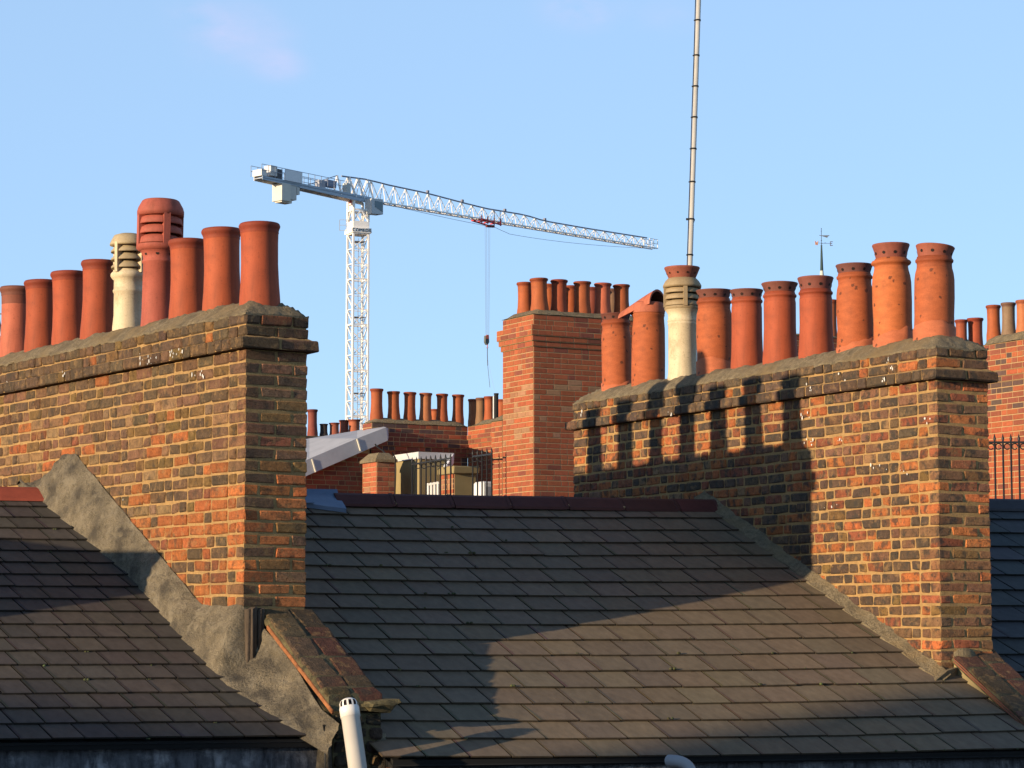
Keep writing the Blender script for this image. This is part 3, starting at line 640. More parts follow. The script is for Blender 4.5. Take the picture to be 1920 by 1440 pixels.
def house(name_label, sl, sr, dz, wid, rows, seed, cb, rcol, ridge_s, jitc, sag, cfun=None, eave=TE, gutter_mat='lead_st', tr=0.0, rlift=0.0, skew=0.2):
    c0 = rp((sl(0) + sr(0)) / 2, TE / 2, dz); root = thing('terraced_house', name_label, 'house', (c0.x, c0.y, 0))
    mb = MB(); slates(mb, sl, sr, 0.03 + tr, eave, rows, wid, dz, seed, cb, sag, jitc, cfun, skew); rf = mb.build('roof', M['slate'], root)
    # underlay and rear slope
    mb = MB(); a, b = sl(0) , sr(0); a2, b2_ = sl(eave), sr(eave)
    mb.add([rp(a, tr, dz, -0.03 - sag), rp(b, tr, dz, -0.03 - sag), rp(b2_, eave - .01, dz, -0.03 - sag), rp(a2, eave - .01, dz, -0.03 - sag)], [(0, 1, 2, 3)], (0.02, 0.02, 0.02))
    rl = rp(a, tr, dz, -0.02); rr_ = rp(b, tr, dz, -0.02); bk = -DN * 3.6 - Vector((0, 0, 1.7))
    mb.add([rl, rr_, rr_ + bk, rl + bk], [(3, 2, 1, 0)], (0.05, 0.052, 0.06)); mb.build('rear_slope', M['plain'], root)
    # ridge tiles
    mb = MB(); rr = random.Random(seed); s = ridge_s[0]; e_ = ridge_s[1]
    while s < e_ - 0.05:
        s1_ = min(s + 0.44, e_); c = jit(rcol, 0.12, rr); wing = 0.135; th = 0.014; lf = rr.uniform(0, 0.005)
        def prof(s_, u):
            z0 = rp(s_, 0, dz).z
            base = rp(s_, tr, dz)
            out = []
            for (d_, h_) in ((wing, -wing * G), (wing * .97, -wing * G + 0.018), (0.035, 0.030 - 0.035 * G + .012), (0.0, 0.040), (-0.035, 0.030 - 0.035 * G + .012), (-wing, -wing * G + 0.018), (-wing, -wing * G)):
                out.append(base + DN * d_ + Vector((0, 0, h_ + 0.018 + rlift + lf + u)))
            return out
        pr = [prof(s + 0.003, 0), prof(s + 0.006, .002), prof(s1_ - 0.03, 0.001), prof(s1_ - 0.028, 0.006), prof(s1_ - 0.004, 0.006)]
        mb.grid(pr, c, 0, False); mb.add(pr[0], [tuple(range(7))], c); mb.add(pr[-1], [tuple(range(7))[::-1]], c)
        s = s1_
    # mortar dabs at the joints of the ridge tiles
    mj = MB(); s = ridge_s[0] + 0.44
    while s < e_ - 0.1:
        for q_ in range(3):
            t_ = rr.uniform(0.02, 0.12); b_ = rp(s - 0.012 + rr.uniform(-.006, .006), tr + t_, dz, 0.036 + rlift); w_ = rr.uniform(.004, .010)
            mj.hull([b_, b_ + AL * w_, b_ + AL * w_ + DN * rr.uniform(.01, .03) - Vector((0, 0, .006)), b_ + DN * .012 - Vector((0, 0, .006))], NRM * 0.012)
        s += 0.44
    tag(mj.build('ridge_mortar', M['mortar_far'], root), kind='stuff')
    # bedding under ridge
    mb2 = MB(); 
    for k in range(2): mb2.add([rp(ridge_s[0], 0.135, dz, .012), rp(ridge_s[1], 0.135, dz, .012), rp(ridge_s[1], 0.128, dz, .03), rp(ridge_s[0], 0.128, dz, .03)], [(0, 1, 2, 3)], (0.10, 0.08, 0.05))
    mb.build('ridge_tiles', M['ridge_red'], root)
    # eaves board, lead apron, front wall
    mb = MB(); a3, b3 = rp(a2, eave, dz), rp(b2_, eave, dz)
    up = -DN
    mb.hull([a3 + Vector((0, 0, -0.012)) + up * .012, a3 + Vector((0, 0, -0.055)) + up * .03, a3 + Vector((0, 0, -0.055)) + up * .2, a3 + Vector((0, 0, 0.03)) + up * .2], b3 - a3, (0.012, 0.012, 0.012))  # board coloured near-black as the shade line under the slates
    mb.build('eaves_board', M['plain'], root)
    mb = MB(); n_ = int((b3 - a3).length / 0.03); P = []
    for j, (dd, zz_) in enumerate(((0.085, -0.04), (0.075, -0.09), (0.06, -0.16), (0.055, -0.30), (0.02, -0.42), (0.02, -0.5))):
        row = []
        for i in range(n_ + 1):
            q = a3.lerp(b3, i / n_); w_ = 0.012 * mn.noise(Vector((i * 0.16, j * .5, seed))) + 0.008 * mn.noise(Vector((i * .5, j * 1., seed + 3)))
            row.append(q + up * (dd + w_) + Vector((0, 0, zz_)))
        P.append(row)
    mb.grid(P); mb.build('lead_apron', M[gutter_mat], root)
    mb = MB(); mb.hull([a3 + up * .12 + Vector((0, 0, -0.06)), a3 + up * .12 + Vector((0, 0, -a3.z)), a3 + up * 6.6 + Vector((0, 0, -a3.z)), a3 + up * 6.6 + Vector((0, 0, -0.06))], b3 - a3); mb.build('wall', M['brickwall'], root)
    return root
sl_mid = lambda t: s_on_line(F1, 0.44, t)
sr_mid = lambda t: s_on_line(F2, 0.10 if t > 2.9 else 0.0, t)
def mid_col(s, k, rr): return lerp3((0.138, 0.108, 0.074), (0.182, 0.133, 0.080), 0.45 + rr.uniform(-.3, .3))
def lerp3(a, b, t): return tuple(x + (y - x) * t for x, y in zip(a, b))
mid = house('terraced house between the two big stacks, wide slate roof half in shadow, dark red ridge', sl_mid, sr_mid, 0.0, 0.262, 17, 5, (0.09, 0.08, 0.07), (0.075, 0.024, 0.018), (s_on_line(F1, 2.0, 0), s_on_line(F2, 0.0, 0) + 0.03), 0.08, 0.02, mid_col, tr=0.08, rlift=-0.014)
# left house: its roof runs from beyond the frame to the left stack
sl_l = lambda t: s_on_line(F1, -4.2, t); sr_l = lambda t: s_on_line(F1, 0.0, t) if t < 2.6 else s_on_line(F1, 0.1, t)
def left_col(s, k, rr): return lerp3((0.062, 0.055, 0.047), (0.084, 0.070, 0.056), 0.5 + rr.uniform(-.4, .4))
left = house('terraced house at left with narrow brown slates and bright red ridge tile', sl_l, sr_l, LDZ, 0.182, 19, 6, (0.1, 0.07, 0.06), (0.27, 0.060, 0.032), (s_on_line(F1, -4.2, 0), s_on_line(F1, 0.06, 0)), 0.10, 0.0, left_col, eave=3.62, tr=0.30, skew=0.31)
sl_r = lambda t: s_on_line(F2, 0.44, t); sr_r = lambda t: s_on_line(F2, 5.0, t)
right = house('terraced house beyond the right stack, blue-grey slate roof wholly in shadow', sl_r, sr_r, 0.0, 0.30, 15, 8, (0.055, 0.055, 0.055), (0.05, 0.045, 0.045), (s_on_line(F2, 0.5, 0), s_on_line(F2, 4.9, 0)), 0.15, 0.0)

mb = MB(); rr = random.Random(77)
for q in range(34):
    k = rr.randrange(2, 17); t_ = 0.11 + (TE - 0.11) * k / 17 - 0.004; s_ = rr.uniform(sl_mid(t_) + .5, sr_mid(t_) - .1); w_ = rr.uniform(0.004, 0.018)
    p_ = rp(s_, t_, 0, -0.010) + NRM * 0.0215; mb.add([p_, p_ + AL * w_, p_ + AL * w_ - DN * 0.007, p_ - DN * rr.uniform(.002, .009)], [(0, 1, 2, 3)], (0.6, 0.6, 0.57))
tag(mb.build('white_flecks', M['plain'], mid), kind='stuff')
def moss(root, sl, sr, dz, t0, te, rows, n, seed):
    mb = MB(); rr = random.Random(seed)
    for q in range(n):
        k = rr.randrange(2, rows + 1); t_ = t0 + (te - t0) * k / rows + 0.004; s_ = rr.uniform(sl(t_) + .3, sr(t_) - .2); rad = rr.uniform(0.004, 0.011)
        for w in range(rr.randrange(1, 4)):
            p_ = rp(s_ + rr.uniform(-.02, .02), t_, dz) + NRM * 0.008
            mb.lathe([(0.001, rad * .8), (rad * .7, rad * .5), (rad, 0), (rad * .8, -rad * .6)], lambda x, y, z, p_=p_: p_ + Vector((x * 1.3, y, z)), 7, jit((0.055, 0.06, 0.022), .4, rr))
    tag(mb.build('moss', M['plain'], root), kind='stuff')
moss(left, sl_l, sr_l, LDZ, 0.33, 3.62, 19, 46, 3); moss(mid, sl_mid, sr_mid, 0.0, 0.11, TE, 17, 40, 4)
# lead capping at the left end of the middle ridge
mb = MB(); sa, sb = s_on_line(F1, 0.44, 0), s_on_line(F1, 2.0, 0) + 0.04; rr = random.Random(3); P = []
for i in range(25):
    s_ = lerp(sa, sb, i / 24); end = 0.22 + 0.015 * mn.noise(Vector((i * .4, 1, 1))) + (0.10 * max(0, (i - 19) / 5)) 
    row = []
    for j in range(8):
        t_ = lerp(0.03, end, j / 7); row.append(rp(s_, t_, 0, 0.035 + 0.006 * mn.noise(Vector((i * .5, j * .6, 4))) + (0.02 if j < 1 else 0)))
    P.append(row)
mb.grid(P); mb.grid([[r_[-1] for r_ in P], [r_[-1] - Vector((0, 0, .03)) for r_ in P]])
for (i0) in (10, 20):
    q = P[i0][-1]; mb.hull([q, q + AL * 0.05, q + AL * 0.055 + DN * 0.03, q + DN * 0.02], (0, 0, 0.006))
mb.build('lead_flashing', M['lead'], mid)

# ------------------------------------------------------------------ render haunch on the left party wall
pw1 = thing('party_wall', 'low parapet wall below the left stack, grey render haunch and mossy brick coping', 'wall', F1(0.3, -0.4, 0))
UPR = [(-1.0, .10, 8.50), (-0.75, .115, 8.585), (-0.4, .12, 8.85), (-0.03, .12, 9.075), (-0.005, .0, 9.19), (0.0, -.004, 9.192), (0.519, -.006, 9.198), (1.113, -.006, 9.527), (1.912, -.006, 9.975), (2.40, -.006, 10.25), (2.62, -.006, 10.26), (2.95, -.006, 10.03), (3.1, -.006, 9.9)]
LOW = [(-1.0, 0.03), (-0.632, -.073), (-0.129, -.18), (0.5, -.16), (1.389, -.09), (1.989, -.13), (2.6, -.17), (3.1, -.14)]
mb = MB(); P = []; ny = 330
for i in range(ny + 1):
    y = lerp(-0.98, 3.08, i / ny); ux, uz = polyline(UPR, y); lx, = polyline(LOW, y)
    uz += 0.012 * mn.noise(Vector((y * 7, 0, 0)))
    w_ = F1(lx, y, 0); lz = rz(w_.x, w_.y, LDZ) + 0.004
    st = st_of(w_)
    if st[1] < 0: lz = rz(w_.x, w_.y, LDZ) - 2 * (-st[1]) * G
    row = []
    for j in range(23):
        t = j / 22; x = lerp(ux, lx, t); z = lerp(uz, lz, t)
        bul = sin(t * pi) * (0.022 if y >= 0 else -0.075 * max(0, min(1, (y + 0.62) * 3, -y * 20 + .2))); nn = 0.013 * mn.noise(Vector((x * 9, y * 7, z * 7))) + 0.015 * mn.noise(Vector((x * 30, y * 26, z * 26))) + 0.007 * mn.noise(Vector((x * 60, y * 60, z * 60)))
        k = min(1, t * 6) * min(1, (1 - t) * 6)
        row.append(F1(x - (bul + nn) * k * 0.9, y, z + (bul * 0.5 + nn) * k * 0.6 - (0.02 if j == 22 else 0)))
    P.append(row)
mb.grid(P); mb.build('render_haunch', M['render'], pw1)
# old timber let into the haunch under the stack's corner
mb = MB()
for k in range(5):
    x0 = 0.006 + k * 0.024; mb.brick(lambda x, y, z: F1(x, y, z), x0, x0 + 0.023, -0.05 - 0.006 * (k % 2), 0.05, 8.72 + 0.02 * mn.noise(Vector((k, 0, 0))), 9.172 + 0.006 * (k % 3), (1, 1, 1), 0.003, 0.003)
mb.build('timber_post', M['wood'], pw1)
# coping, laid down the slope
def coping(F, x0, x1, ya, za, yb, zb, seed, root, pal, thick=0.075, cols=2):
    rr = random.Random(seed); Lc = sqrt((ya - yb) ** 2 + (za - zb) ** 2); dy, dz_ = (yb - ya) / Lc, (zb - za) / Lc
    T = lambda x, l, h: F(x, ya + dy * l - dz_ * h * (-1) * -1, za + dz_ * l + (-dy) * h)
    mb = MB(); wcol = (x1 - x0) / cols
    for c in range(cols):
        l = -0.02 - rr.random() * 0.08
        while l < Lc:
            ln = rr.choice((0.215, 0.215, 0.11)); l1 = min(l + ln, Lc + 0.01)
            if l1 - l > 0.04: mb.brick(T, x0 + c * wcol + 0.006, x0 + (c + 1) * wcol - 0.006, l + 0.006, l1 - 0.006, -thick + rr.uniform(-.004, .002), rr.uniform(-.006, .004), jit(pal[rr.randrange(len(pal))], .2, rr), 0.010, 0.005, rr)
            l = l1
    mb.build('coping_bricks', M['brick1'], root)
    mb = MB(); P = []
    n = 30
    for i in range(n + 1):
        l = lerp(-0.03, Lc, i / n)
        row = []
        for (x, h) in ((x0 - 0.004, -thick - 0.05), (x0 - 0.008, -thick - 0.005), (x0 + 0.012, -0.022), (x0 + 0.03, -0.013), (x1 - 0.03, -0.013), (x1 - 0.006, -0.03), (x1 - 0.004, -thick - 0.05)):
            row.append(T(x + 0.004 * mn.noise(Vector((i * .9, x * 9, seed))), l, h + 0.005 * mn.noise(Vector((i * .7, x * 20, seed + 2)))))
        P.append(row)
    mb.grid(P); mb.add(P[-1], [tuple(range(7))]); mb.build('coping_bed', M['mossy'], root)
    return T, Lc
CP = [(0.13, 0.058, 0.035), (0.10, 0.065, 0.035), (0.14, 0.055, 0.033), (0.085, 0.06, 0.03), (0.11, 0.075, 0.04)]
T1, Lc1 = coping(F1, 0.125, 0.50, -0.02, 9.165, -0.79, 8.68, 21, pw1, CP)
mb = MB(); 
pts = [T1(0.118, lerp(0.02, Lc1 + 0.03, i / 14), -0.118 + 0.004 * mn.noise(Vector((i * .8, 0, 5)))) for i in range(15)]
for dz_ in (0, 0.011): mb.tube([q + Vector((0, 0, dz_)) for q in pts], [0.0095 + 0.002 * mn.noise(Vector((i, dz_ * 90, 7))) for i in range(15)], 6)
mb.build('tile_strip', M['strip'], pw1)
# wall core under the coping
mb = MB(); mb.hull([F1(0.13, 0.0, 9.05), F1(0.13, 0.0, 8.2), F1(0.13, -0.80, 8.2), F1(0.13, -0.80, 8.56)], F1.ex * 0.36)
mb.build('wall_core', M['mossy'], pw1)
# kneeler stone and front end of the wall
mb = MB(); rr = random.Random(5)
Tk = lambda x, y, z: F1(x, y, z)
mb.brick(Tk, 0.33, 0.56, -0.92, -0.70, 8.565, 8.635, (0.17, 0.13, 0.07), 0.02, 0.01, rr)
mb.build('kneeler_stone', M['mossy'], pw1)
mb = MB()
for k in range(8):
    z1_ = 8.555 - k * 0.078
    for (xa, xb) in (((0.16, 0.27), (0.28, 0.385), (0.395, 0.475)) if k % 2 else ((0.16, 0.36), (0.37, 0.475))):
        mb.brick(Tk, xa, xb, -0.845 + rr.uniform(-.012, .012), -0.7, z1_ - 0.066, z1_, jit((0.06, 0.045, 0.03), .35, rr), 0.008, 0.006, rr)
mb.build('end_bricks', M['brick1'], pw1)
mb = MB(); mb.box(F1, 0.15, 0.47, -0.825, -0.68, 7.6, 8.56); mb.build('end_mortar', M['mossy'], pw1)
# rendered pilaster left of the end, bulging quoin to the right
mb = MB(); P = []
for i in range(22):
    z = lerp(8.535, 7.75, i / 21); row = []; t_ = i / 21
    for j in range(9):
        a = pi * j / 8; wd = 0.022 + 0.07 * t_; x = 0.105 - t_ * 0.01 - cos(a) * wd; y = -0.80 - sin(a) * (0.045 + 0.07 * t_) + 0.006 * mn.noise(Vector((z * 12, j * .8, 1)))
        row.append(F1(x, y, z))
    P.append(row)
mb.grid(P); mb.add(P[0], [tuple(range(9))]); mb.build('render_pilaster', M['render'], pw1)
mb = MB(); P = []
for i in range(18):
    z = lerp(8.44, 7.75, i / 17); row = []; bl = 0.035 + 0.05 * sin(min(1, i / 7) * pi / 2)
    for j in range(9):
        a = pi * j / 8; row.append(F1(0.485 - cos(a) * bl, -0.80 - sin(a) * bl * .8, z))
    P.append(row)
mb.grid(P); mb.add(P[0], [tuple(range(9))]); mb.build('quoin', M['render'], pw1)
mb = MB(); q = F1(0.07, -0.865, 8.5); mb.tube([F1(0.055, -0.88, 8.50), F1(0.06, -0.90, 8.42), F1(0.052, -0.905, 8.33), F1(0.058, -0.91, 8.1)], 0.006, 6); mb.build('cable', M['dark'], pw1)

# ------------------------------------------------------------------ right party wall
pw2 = thing('party_wall', 'low parapet wall in front of the right stack, tiled coping and yellowish rendered side', 'wall', F2(0.3, -0.5, 0))
mb = MB(); P = []
for i in range(101):       # cement fillet between slates and stack
    y = lerp(2.86, -0.10, i / 100); zr = rz(10.72, F2.o.y + y); row = []
    wd = 0.080 + 0.02 * mn.noise(Vector((y * 4, 0, 0))); hh = 0.062 + 0.03 * mn.noise(Vector((y * 6, 3, 0)))
    for j, (fx, fz_) in enumerate(((0.004, 1.0), (-0.012, 0.8), (-0.045, 0.50), (-wd * .8, 0.33), (-wd, 0.24), (-wd - 0.004, -0.1))):
        row.append(F2(fx, y, rz(10.72 + fx, F2.o.y + y) + hh * fz_ + 0.004 * mn.noise(Vector((y * 30, j, 2)))))
    P.append(row)
mb.grid(P, smooth=False)
q = F2(0.0, -0.1, rz(10.72, 13.64)); mb.hull([F2(-0.11, -0.09, q.z + 0.02), F2(-0.02, -0.10, q.z + 0.08), F2(0.11, -0.04, q.z + 0.10), F2(0.11, -0.02, q.z - 0.05), F2(-0.11, -0.02, q.z - 0.05)], F2.ey * 0.08)
mb.build('cement_fillet', M['cement'], pw2)
T2_, Lc2 = coping(F2, 0.10, 0.49, 0.02, 8.905, -1.35, 8.10, 31, pw2, CP, thick=0.06)
mb = MB(); pts = [T2_(0.094, lerp(0.0, Lc2, i / 20), -0.075 + 0.003 * mn.noise(Vector((i * .8, 0, 5)))) for i in range(21)]
mb.tube(pts, 0.006, 6); mb.tube([p_ + Vector((0, 0, 0.018)) for p_ in pts], 0.004, 6); mb.c = [(0.20, 0.06, 0.035)] * len(mb.c); mb.build('tile_strip', M['ridge_red'], pw2)
mb = MB(); P = []
for i in range(20):
    t = i / 19; y = lerp(0.0, -1.35, t); zt_ = lerp(8.83, 8.0, t); row = []
    for j in range(6): row.append(F2(0.108 + 0.006 * mn.noise(Vector((y * 8, j, 1))), y, lerp(zt_, 7.6, j / 5)))
    P.append(row)
mb.grid(P); mb.hull([F2(0.12, 0.0, 8.80), F2(0.12, 0.0, 7.5), F2(0.12, -1.34, 7.5), F2(0.12, -1.34, 8.0)], F2.ex * 0.36); mb.build('rendered_side', M['creamwall'], pw2)
mb = MB(); # mortar lump at the top of the coping
mb.lathe([(0.001, 0.05), (0.05, 0.045), (0.09, 0.02), (0.10, -0.03)], lambda x, y, z: F2(0.20 + x * 1.0, 0.0 + y * .35, 8.88 + z), 14, wob=.15); mb.build('mortar_lump', M['cement'], pw2)

# ------------------------------------------------------------------ pipes at the bottom
pt = at_depth(654, 1322, 14.8); pb = at_depth(672, 1450, 14.65); d_ = (pb - pt).normalized()
root = thing('vent_pipe', 'white plastic soil vent pipe with slotted cap, leaning in front of the wall end', 'pipe', pb + d_ * 0.6)
mb = MB(); mb.tube([pt + d_ * 0.045, pb + d_ * 0.62], 0.0535, 28); mb.build('pipe', M['pvc'], root)
mb = MB()
def Tp(x, y, z):
    w_ = -d_; u_ = w_.cross(FWD).normalized(); v_ = w_.cross(u_); return pt + u_ * x + v_ * y + w_ * z
mb.lathe([(0.0535, -0.075), (0.0570, -0.074), (0.0575, -0.02), (0.0555, -0.015), (0.0555, -0.012)], Tp, 28)
mb.lathe([(0.042, 0.028), (0.030, 0.036), (0.001, 0.039)], Tp, 20); mb.lathe([(0.047, 0.022), (0.042, 0.028)], Tp, 20)
for k in range(12):
    a = 2 * pi * k / 12; vs = []
    for (r_, z) in ((0.0555, -0.016), (0.0555, 0.006), (0.047, 0.024)):
        for s_ in (-1, 1): vs.append(Tp(r_ * cos(a) - s_ * 0.0055 * sin(a), r_ * sin(a) + s_ * 0.0055 * cos(a), z))
    mb.add(vs, [(0, 1, 3, 2), (2, 3, 5, 4)])
mb.lathe([(0.044, -0.02), (0.044, 0.01), (0.036, 0.026)], Tp, 20, (0.02, 0.012, 0.01), 1)
mb.build('vent_cap', [M['pvc'], M['plain']], root)
mb = MB(); c = at_depth(1275, 1424, 14.9); pts = []
for i in range(9):
    a = pi / 2 * i / 8; pts.append(c + RT * (0.075 * sin(a) * 1.3 - 0.035) + Vector((0, 0, 0.075 * cos(a) - 0.085)) + FH * (0.02 - 0.03 * i / 8))
pts.append(pts[-1] - Vector((0, 0, 0.5)) + RT * 0.03)
mb.tube([c - RT * 0.06 + FH * 0.05 - Vector((0, 0, 0.01))] + pts, 0.036, 16); o = mb.build('waste_pipe', mat('grey_plastic', (0.30, 0.30, 0.31), 0.5, 0.1, 4, 0.0), None, tuple(pts[-1]))
tag(o, 'grey plastic waste pipe bend poking out under the middle roof eaves', 'pipe')

# ------------------------------------------------------------------ background brick buildings
RB = radians(0.3)
def wall_bricks(mb, F, axis, fixed, a0, a1, z0, z1, out, rr, colf, course=0.075, L=0.225, proud=0.006, gap=0.012):
    """plates of brick on a vertical face. axis 'x': face runs along local x at y=fixed, outward -y; axis 'y': runs along y at x=fixed, outward -x"""
    n = int(round((z1 - z0) / course)); course = (z1 - z0) / n
    for k in range(n):
        za, zb = z1 - (k + 1) * course + gap / 2, z1 - k * course - gap / 2
        l = a0 - rr.uniform(0, 1) * 0.1 * L - (0.5 * L if k % 2 else 0); hd = False
        while l < a1:
            ln = L if not hd else L / 2; hd = (rr.random() < 0.4)
            la, lb = max(l, a0) + gap / 2, min(l + ln, a1) - gap / 2; l += ln
            if lb - la < 0.02: continue
            c = jit(colf(k, (la + lb) / 2, rr), 0.13, rr); b = 0.003
            if axis == 'x': T = lambda u, w, z: F(u, fixed - w, z)
            else: T = lambda u, w, z: F(fixed - w, u, z)
            P = [T(la, 0, za), T(lb, 0, za), T(lb, 0, zb), T(la, 0, zb), T(la + b, out, za + b), T(lb - b, out, za + b), T(lb - b, out, zb - b), T(la + b, out, zb - b)]
            mb.add(P, [(4, 5, 6, 7), (0, 1, 5, 4), (1, 2, 6, 5), (2, 3, 7, 6), (3, 0, 4, 7)], c)
OR_ = (0.31, 0.083, 0.035); PK = (0.30, 0.15, 0.08); DB_ = (0.20, 0.06, 0.035); BK_ = (0.09, 0.055, 0.045)
def stack_box(name, label, F, x1, y1, zt, colf, seed, steps, zb=9.3, flz=0.09, zlow=0.0, vis_right=False):
    """rectangular brick stack, corner at F origin. steps: list of (n courses, offset) from the top down"""
    rr = random.Random(seed); root = thing(name, label, 'chimney', F(x1 / 2, y1 / 2, zlow))
    core = MB(); br = MB(); z = zt
    for n, off in steps + [(int((zt - zb) / H), 0.0)]:
        z0 = z - n * H if z - n * H > zb else zb
        if off == 0.0 and n > 8: z0 = zb
        core.box(F, -off, x1 + off, -off, y1 + off, z0 if z0 > zb else zlow, z - 0.0005)
        wall_bricks(br, F, 'x', -off, -off, x1 + off, z0, z, 0.006, rr, colf); wall_bricks(br, F, 'y', -off, -off, y1 + off, z0, z, 0.006, rr, colf)
        z = z0
        if z <= zb: break
    core.build('mortar', M['mortar_far'], root); br.build('brickwork', M['redbrick'], root)
    fl = MB(); nx, ny = 14, 14
    P = []
    for j in range(ny + 1):
        row = []
        for i in range(nx + 1):
            x = lerp(-0.02, x1 + 0.02, i / nx); y = lerp(-0.02, y1 + 0.02, j / ny); k = max(0, min(1, min(x + .02, x1 + .02 - x) / 0.16, min(y + .02, y1 + .02 - y) / 0.16))
            row.append(F(x, y, zt + 0.004 + flz * sin(k * pi / 2) + 0.012 * mn.noise(Vector((x * 4, y * 4, seed)))))
        P.append(row)
    fl.grid(P); fl.build('flaunching', M['cement'], root)
    return root, zt + flz
def far_pot(base, label, group, h, r, col=ORG, seed=0, n=22): return plain_pot(base, label, group, h=h, rb=r * 1.02, rm=r * 0.86, rt=r * 1.02, col=col, n=n, seed=seed)

# S3: tall clean orange stack in the centre
F3 = Fr((17.396, 31.286, 0), RB)
yl = F3.on_x(943, 700, 0.0).y
def c3(k, a, rr):
    if 6 <= k <= 18 or rr.random() < .05: return PK if rr.random() < 0.30 else OR_
    return OR_ if rr.random() < .85 else DB_
s3, z3 = stack_box('chimney_stack', 'tall clean orange brick stack with stepped top in the centre, two rows of pots', F3, 1.85, yl, 13.485, c3, 33, [(2, 0.0), (2, 0.065), (1, 0.045), (1, 0.022)], flz=0.085)
G3 = 'pots on the tall central stack'
labs3 = ['terracotta pot at the front corner of the tall central stack', 'second front pot of the tall central stack', 'third front pot of the tall central stack', 'fourth front pot of the tall central stack', 'rightmost front pot of the tall central stack, above the spotted pot']
for i, (px, hw) in enumerate(((1012, 17), (1048, 16), (1092, 16.5), (1130, 16.5), (1166, 16))):
    q = F3.on_y(px, 580, 0.22); far_pot(F3(q.x, 0.22, z3 - 0.02), labs3[i], G3, 0.475, hw / 133.0, col=(ORG, RED, ORG, (0.42, 0.11, 0.055), ORG)[i], seed=40 + i)
labr = ['leftmost pot in the rear row of the tall central stack', 'rear pot peeping between the first and second front pots', 'rear pot peeping between the second and third front pots', 'rear pot peeping between the third and fourth front pots', 'sooty rear pot peeping before the rightmost front pot']
for i, px in enumerate((984.5, 1029, 1070, 1109, 1147)):
    q = F3.on_y(px, 580, yl - 0.2); far_pot(F3(q.x, yl - 0.2, z3 - 0.02), labr[i], G3, 0.475, 0.115, col=(ORG, ORG, ORG, DRED, (0.2, 0.12, 0.07))[i], seed=50 + i)

# lower shaft joined to the left of it, with a black flue pipe
F3b = Fr(F3(0.12, 0, 0), RB); ya = F3b.on_x(943, 800, 0.0).y; yb_ = F3b.on_x(923, 800, 0.0).y
ztb = F3b.on_x(933, 790, 0.0).z
F3c = Fr(F3b(0, ya + 0.02, 0), RB)
sh_, zc = stack_box('chimney_stack', 'lower orange shaft against the left side of the tall central stack, black flue on top', F3c, 0.9, yb_ - ya, ztb, lambda k, a, rr: OR_ if rr.random() < .8 else DB_, 34, [], flz=0.10)
root = thing('flue_pipe', 'thin black metal flue pipe standing left of the tall central stack', 'pipe', F3c(0.25, 0.35, zc - 0.04))
q = F3c.on_y(930.5, 740, 0.35); mb = MB(); b0 = F3c(q.x, 0.35, zc - 0.04); mb.tube([b0, F3c(q.x, 0.35, q.z)], 0.032, 12, (0.02, 0.02, 0.02)); mb.tube([F3c(q.x, .35, q.z), F3c(q.x, .35, q.z + 0.02)], 0.037, 12, (0.03, 0.03, 0.03)); mb.build('pipe', M['plain'], root)
mb = MB(); mb.box(Fr(b0 - RT * 0.033, 0), -0.012, 0.012, -0.01, 0.01, b0.z, q.z - 0.02, (0.75, 0.74, 0.7)); mb.build('bright_seam', M['plain'], root)
q = F3c.on_y(941, 770, 0.75); far_pot(F3c(q.x, 0.75, zc - 0.05), 'pot half hidden between the black flue and the tall central stack', 'pots on the low rear stack', 0.33, 0.09, seed=61)

# S4: long low stack behind, bent into an L
X4 = F3.loc(at_depth(877, 800, 43.5)).x
i4 = F3.on_x(877, 800, X4)                        # inner corner
F4 = Fr(F3(X4, i4.y, 0), RB)
qa = F4.on_y(697, 795, 0.0); zt4 = F4.on_y(800, 797, 0.0).z
def c4(k, a, rr):
    if k < 6: return (DB_, BK_, OR_)[rr.choices((0, 1, 2), (5, 4, 2))[0]]
    return DB_ if rr.random() < .45 else (0.30, 0.08, 0.04)
F4a = Fr(F4(qa.x, 0, 0), RB)
s4, z4 = stack_box('chimney_stack', 'long low dark-topped brick stack far behind the ridge, row of spaced pots', F4a, -qa.x - 0.002, 0.34, zt4, c4, 35, [(2, 0.0), (1, 0.05), (2, 0.05), (1, 0.03), (1, 0.015)], flz=0.10)
F4b = Fr(F4(0, -(i4.y - yb_) + 0.05, 0), RB)
s4b, z4b = stack_box('chimney_stack', 'short return of the low rear stack, lit orange, beside the central stack', F4b, 0.62, (i4.y - yb_) - 0.055, zt4 + 0.0, lambda k, a, rr: OR_ if rr.random() < .6 else DB_, 36, [(2, 0.0), (1, 0.04), (1, 0.02)], flz=0.09)
G4 = 'pots on the low rear stack'
lab4 = ['leftmost tall pot on the low rear stack, just right of the crane mast', 'second pot from left on the low rear stack', 'third pot from left on the low rear stack', 'fourth pot from left on the low rear stack, smaller pot at its shoulder', 'fifth pot on the low rear stack, right of the small hidden pot', 'sixth pot on the low rear stack, standing alone']
for i, (px, hw) in enumerate(((706, 12.3), (738.5, 12), (768, 12), (797.5, 12), (829, 11.3), (858.5, 11.5))):
    q = F4.on_y(px, 792, 0.16); far_pot(F4(q.x, 0.16, z4 - 0.02), lab4[i], G4, 0.47 + (0.03 if i == 0 else 0), hw / 111.5, seed=70 + i, col=ORG if i != 3 else (0.36, 0.13, 0.055))
q = F4.on_y(815, 792, 1.0); far_pot(F4(q.x, 1.0, z4 - 0.06), 'small pot peeping from behind between the fourth and fifth pots', G4, 0.33, 0.075, seed=80)
lab5 = ['dull terracotta pot at left of the crowded trio on the rear stack', 'sooty grey-topped pot in the middle of the crowded trio', 'bright pot next to the black flue pipe']
